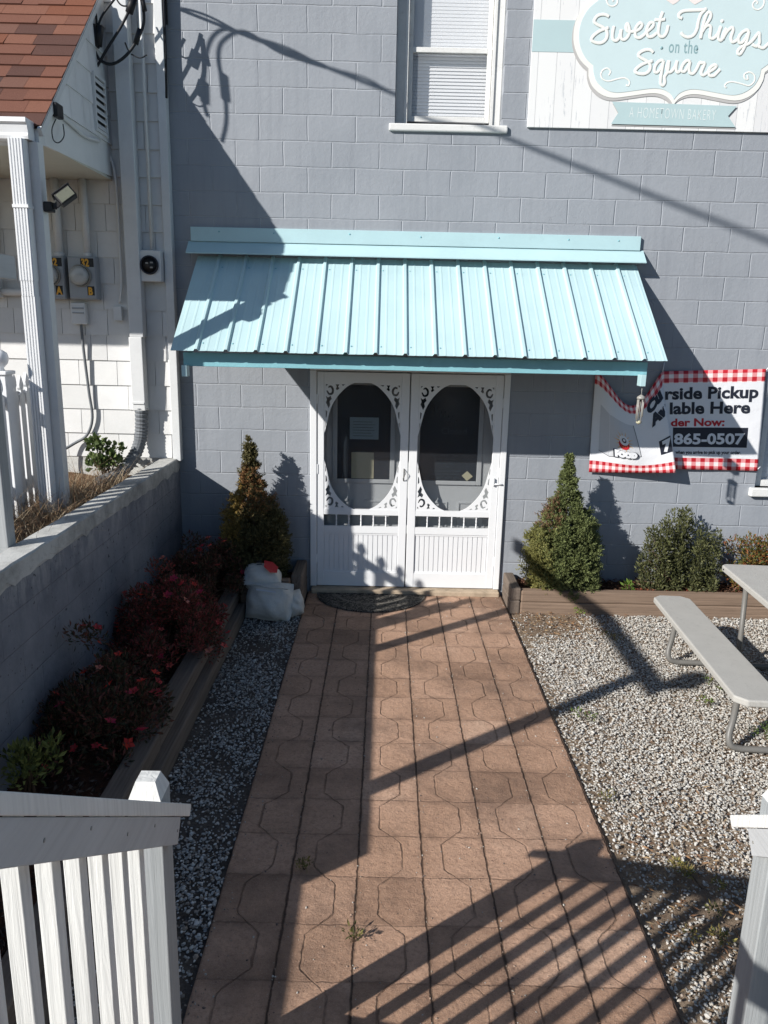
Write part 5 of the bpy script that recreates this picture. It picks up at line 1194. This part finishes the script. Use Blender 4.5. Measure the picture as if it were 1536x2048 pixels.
# ================================================================= STAIR RAILINGS
def railing(label, sgn):
    """sgn +1: the left railing, whose inner edge is at X=-.58; -1: the right one"""
    xi = -.58 if sgn > 0 else 1.112; X = lambda d: xi-sgn*d       # d measured outward from the inner edge
    E_ = empty('stair_railing', (X(.08), -5.02, 0), label, 'railing', 'stair railings')
    zc = lambda y: 1.015+.707*(-4.881-max(y, -6.02)); YT, YE = -6.02, -8.1
    def bx2(mb, d0, d1, *r, **k): a, b = sorted((X(d0), X(d1))); mb.box(a, b, *r, **k)
    m = MB(); bx2(m, .033, .127, -5.07, -4.976, -.05, 1.148, bev=.003)
    p = m.build('post', MAT['grey_post'], E_)
    m = MB(); a, b = sorted((X(.033), X(.127))); c = .019
    m.add([(a, -5.07, 1.1485), (b, -5.07, 1.1485), (b, -4.976, 1.1485), (a, -4.976, 1.1485), (a+c, -5.07+c, 1.200), (b-c, -5.07+c, 1.200), (b-c, -4.976-c, 1.200), (a+c, -4.976-c, 1.200)], [(0,1,5,4), (1,2,6,5), (2,3,7,6), (3,0,4,7), (4,5,6,7), (3,2,1,0)]); m.build('post_cap', MAT['white_picket'], p)
    th = .038; xm = X(.07); cy = math.cos(math.atan(.707)); o_ = th/2/cy
    m = MB(); m.beam((xm, -4.881, zc(-4.881)-o_), (xm, YT, zc(YT)-o_), .14, th*.95, .003); m.beam((xm, YT-.004, zc(YT)-o_), (xm, YE, zc(YT)-o_), .14, th*.95, .003); m.build('handrail', MAT['white_picket'], E_)
    m = MB(); m.beam((X(.018), -5.0, zc(-5.0)-.046-.048), (X(.018), YT, zc(YT)-.046-.048), .028, .076, .002); m.beam((X(.018), YT-.003, zc(YT)-.094), (X(.018), YE, zc(YT)-.094), .028, .076, .002); m.build('side_rail', MAT['grey_rail'], E_)
    m = MB(); m.beam((X(.07), -5.07, zc(-5.07)-.84), (X(.07), YT, zc(YT)-.84), .038, .07, .002); m.beam((X(.07), YT-.003, zc(YT)-.84), (X(.07), YE, zc(YT)-.84), .038, .07, .002); m.build('bottom_rail', MAT['grey_rail'], E_)
    for k in range(23):
        y = -5.195-.122*k; m = MB(); bx2(m, .052, .088, y-.018, y+.018, zc(y)-.80, zc(y)-.055, bev=.002); m.build('picket', MAT['white_picket'], E_)
    for k in range(5):
        y = -5.02-.20*k; s_ = MB(); s_.lathe([(.0045, 0), (.0045, .0012), (.002, .002)], Matrix.Translation((X(.018)+sgn*.014, y, zc(y)-.094+.02*(k % 2))) @ Matrix.Rotation(R(90*sgn), 4, 'Y'), 8); s_.build('screw_head', MAT['steel'], E_)
    return E_
railing('left stair railing with white pickets under a grey handrail', 1)
railing('right stair railing, post and white handrail end at the picture edge', -1)

# ================================================================= GRAVEL, MULCH, LITTER
def ico():
    t = (1+5**.5)/2; v = np.array([(-1,t,0),(1,t,0),(-1,-t,0),(1,-t,0),(0,-1,t),(0,1,t),(0,-1,-t),(0,1,-t),(t,0,-1),(t,0,1),(-t,0,-1),(-t,0,1)], float); v /= np.linalg.norm(v[0])
    f = np.array([(0,11,5),(0,5,1),(0,1,7),(0,7,10),(0,10,11),(1,5,9),(5,11,4),(11,10,2),(10,7,6),(7,1,8),(3,9,4),(3,4,2),(3,2,6),(3,6,8),(3,8,9),(4,9,5),(2,4,11),(6,2,10),(8,6,7),(9,8,1)]); return v, f
def scatter(P, size, flat, cols, jit=.22):
    n = len(P); bv, bf = ico(); V = bv[None]*(1+RNG.uniform(-jit, jit, (n, 12, 1)))
    sc = np.stack([size*RNG.uniform(.8, 1.25, n), size*RNG.uniform(.55, .95, n), size*RNG.uniform(*flat, n)], 1); V = V*sc[:, None]
    a = RNG.random(n)*6.283; tl = RNG.normal(0, .35, n); ca, sa, ct_, st_ = np.cos(a), np.sin(a), np.cos(tl), np.sin(tl)
    x, y, z = V[..., 0], V[..., 1]*ct_[:, None]-V[..., 2]*st_[:, None], V[..., 1]*st_[:, None]+V[..., 2]*ct_[:, None]
    V = np.stack([x*ca[:, None]-y*sa[:, None], x*sa[:, None]+y*ca[:, None], z], -1)+P[:, None]
    F = (bf[None]+12*np.arange(n)[:, None, None]).reshape(-1, 3); return V.reshape(-1, 3), F, np.repeat(cols, 20, 0)
def nz(x, y, s): return (np.sin(x*2.1*s+1.3)+np.sin(y*2.7*s+.4)+np.sin((x+y)*1.7*s+2.1)+np.sin((x-1.6*y)*3.1*s)+np.sin((x*.7+y)*5.3*s+.9))/5
def stones(x0, x1, y0, y1, dens, thin, pal):
    n = int((x1-x0)*(y1-y0)*dens); x = RNG.uniform(x0, x1, n); y = RNG.uniform(y0, y1, n); k = (RNG.random(n) < thin(x, y)) & (x < 2.2+(y+4.6)*.50+.9); x, y = x[k], y[k]; n = len(x)
    s = np.exp(RNG.normal(math.log(.0062), .30, n)).clip(.0030, .013); P = np.stack([x, y, -.030+RNG.random(n)*.030+s*.15], 1)
    pc = np.array([p[0] for p in pal]); pw = np.array([p[1] for p in pal], float); c = pc[RNG.choice(len(pal), n, p=pw/pw.sum())]*RNG.uniform(.8, 1.15, (n, 1)); return P, s, c
pal = [((.54, .52, .48), 7), ((.49, .47, .43), 7), ((.44, .42, .38), 6), ((.48, .44, .38), 4), ((.40, .36, .31), 3), ((.62, .61, .58), 4), ((.33, .30, .26), 2), ((.40, .33, .27), 2)]
def thinR(x, y):
    t = .93+.25*nz(x, y, 1.3)
    t -= 1.1*np.exp(-((x-1.45)/.38)**2-((y+.70)/.38)**2); t -= .75*np.exp(-((x-1.5)/.30)**2-((y+4.15)/.55)**2); t -= .45*np.exp(-((x-2.35)/.25)**2-((y+2.75)/.3)**2); t -= .5*np.exp(-((x-1.2)/.06)**2)
    return np.clip(t, .10, 1)
P1, s1, c1 = stones(1.165, 3.7, -5.0, -.51, 9800, thinR, pal)
V, Fq, C = scatter(P1, s1, (.45, .8), c1); go = obj('gravel', np_mesh('gravel', V, Fq, C), MAT['stone']); tag(go, 'pale crushed gravel around the picnic table', 'gravel', kind='stuff')
def thinL(x, y): return np.clip(.55+.9*nz(x*1.5, y, 2.2), .10, 1)
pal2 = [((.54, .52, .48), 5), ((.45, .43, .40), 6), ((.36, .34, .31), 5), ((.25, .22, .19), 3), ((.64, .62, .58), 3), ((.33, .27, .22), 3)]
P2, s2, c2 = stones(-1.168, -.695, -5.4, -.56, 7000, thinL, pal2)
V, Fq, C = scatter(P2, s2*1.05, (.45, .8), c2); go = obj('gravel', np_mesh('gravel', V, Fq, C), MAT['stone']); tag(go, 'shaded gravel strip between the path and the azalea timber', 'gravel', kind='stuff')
n = 2600; jx = np.array([-.69, -.383, -.077, .230, .537, .843, 1.15])[RNG.integers(0, 7, n)]+RNG.normal(0, .012, n); far = RNG.random(n) < .45; jx = np.where(far, RNG.uniform(-.68, 1.14, n), jx); jy = RNG.uniform(-5.2, -.1, n)
ed = RNG.random(n) < .28; jx = np.where(ed, np.where(RNG.random(n) < .6, 1.15-np.abs(RNG.normal(0, .05, n)), -.68+np.abs(RNG.normal(0, .05, n))), jx); k = np.abs(jx-.23) < .91; jx, jy = jx[k], jy[k]; n = len(jx)
V, Fq, C = scatter(np.stack([jx, jy, np.full(n, .0015)], 1), np.exp(RNG.normal(math.log(.0028), .4, n)).clip(.0012, .006), (.5, .8), np.array([(.48, .45, .40), (.30, .25, .20), (.16, .12, .10), (.36, .26, .20)])[RNG.integers(0, 4, n)])
tag(obj('grit', np_mesh('grit', V, Fq, C), MAT['stone']), 'loose grit lying along the joints of the paving path', 'grit', kind='stuff')
def chips(x0, x1, y0, y1, z, n, cols):
    x = RNG.uniform(x0, x1, n); y = RNG.uniform(y0, y1, n); P = np.stack([x, y, z+RNG.uniform(-.005, .02, n)], 1); a = RNG.random(n)*6.28
    D = unit(np.stack([np.cos(a), np.sin(a), RNG.normal(0, .3, n)], 1)); L = RNG.uniform(.018, .05, n); V, F = quads(P, D, side(D), L, L*RNG.uniform(.2, .45, n), .05); c = np.array(cols)[RNG.integers(0, len(cols), n)]*RNG.uniform(.6, 1.3, (n, 1)); return V, F, c
for a, lb in (((1.27, 4.6, -.41, -.03, .165, 3600, [(.12, .055, .035), (.18, .09, .055), (.08, .045, .03), (.24, .15, .10)]), 'brown bark mulch in the bed right of the doors'), ((-1.87, -1.37, -5.2, -.6, .140, 5200, [(.05, .035, .028), (.08, .055, .04), (.035, .026, .022), (.13, .10, .08)]), 'dark bark mulch under the azaleas'), ((-1.24, -.80, -.51, -.03, .172, 700, [(.05, .035, .028), (.08, .055, .04), (.13, .10, .08)]), 'dark mulch in the small bed left of the doors')):
    V, Fq, C = chips(*a); tag(obj('mulch', np_mesh('mulch', V, Fq, C), MAT['chip']), lb, 'mulch', kind='stuff')
x = np.concatenate([RNG.normal(1.45, .30, 900), RNG.normal(1.5, .25, 1100)]); y = np.concatenate([RNG.normal(-.72, .22, 900), RNG.normal(-4.15, .45, 1100)]); k = (x > 1.17) & (y < -.52); x, y = x[k], y[k]; n = len(x)
a = RNG.random(n)*6.28; D = unit(np.stack([np.cos(a), np.sin(a), RNG.normal(.1, .2, n)], 1)); L = RNG.uniform(.012, .045, n); V, Fq = quads(np.stack([x, y, .002+RNG.random(n)*.02], 1), D, side(D), L, L*.22, .1)
tag(obj('leaf_litter', np_mesh('leaf_litter', V, Fq, np.array([(.26, .15, .08), (.18, .10, .06), (.34, .24, .14)])[RNG.integers(0, 3, n)]), MAT['chip']), 'brown leaf litter over bare patches of the gravel', 'leaf litter', kind='stuff')
# a paper scrap in each bed
m = MB(); m.add([(1.42, -.335, .175), (1.50, -.345, .20), (1.53, -.30, .185), (1.46, -.28, .215), (1.44, -.30, .20)], [(0,1,4), (1,2,3,4)]); o = tag(m.build('paper_scrap', MAT['pink'], None, recalc=False), 'pale pink paper scrap on the mulch by the green spruce', 'litter'); s_ = o.modifiers.new('thickness', 'SOLIDIFY'); s_.thickness = .001
m = MB(); m.add([(-.98, -.36, .20), (-.86, -.44, .185), (-.83, -.41, .20), (-.90, -.37, .23)], [(0,1,2,3)]); o = tag(m.build('paper_scrap', MAT['bag'], None, recalc=False), 'crumpled white paper scrap in the small shaded bed', 'litter'); s_ = o.modifiers.new('thickness', 'SOLIDIFY'); s_.thickness = .001
for o in list(scene.collection.objects):
    if o.type == 'MESH' and o.name.startswith('text'): bpy.data.objects.remove(o)
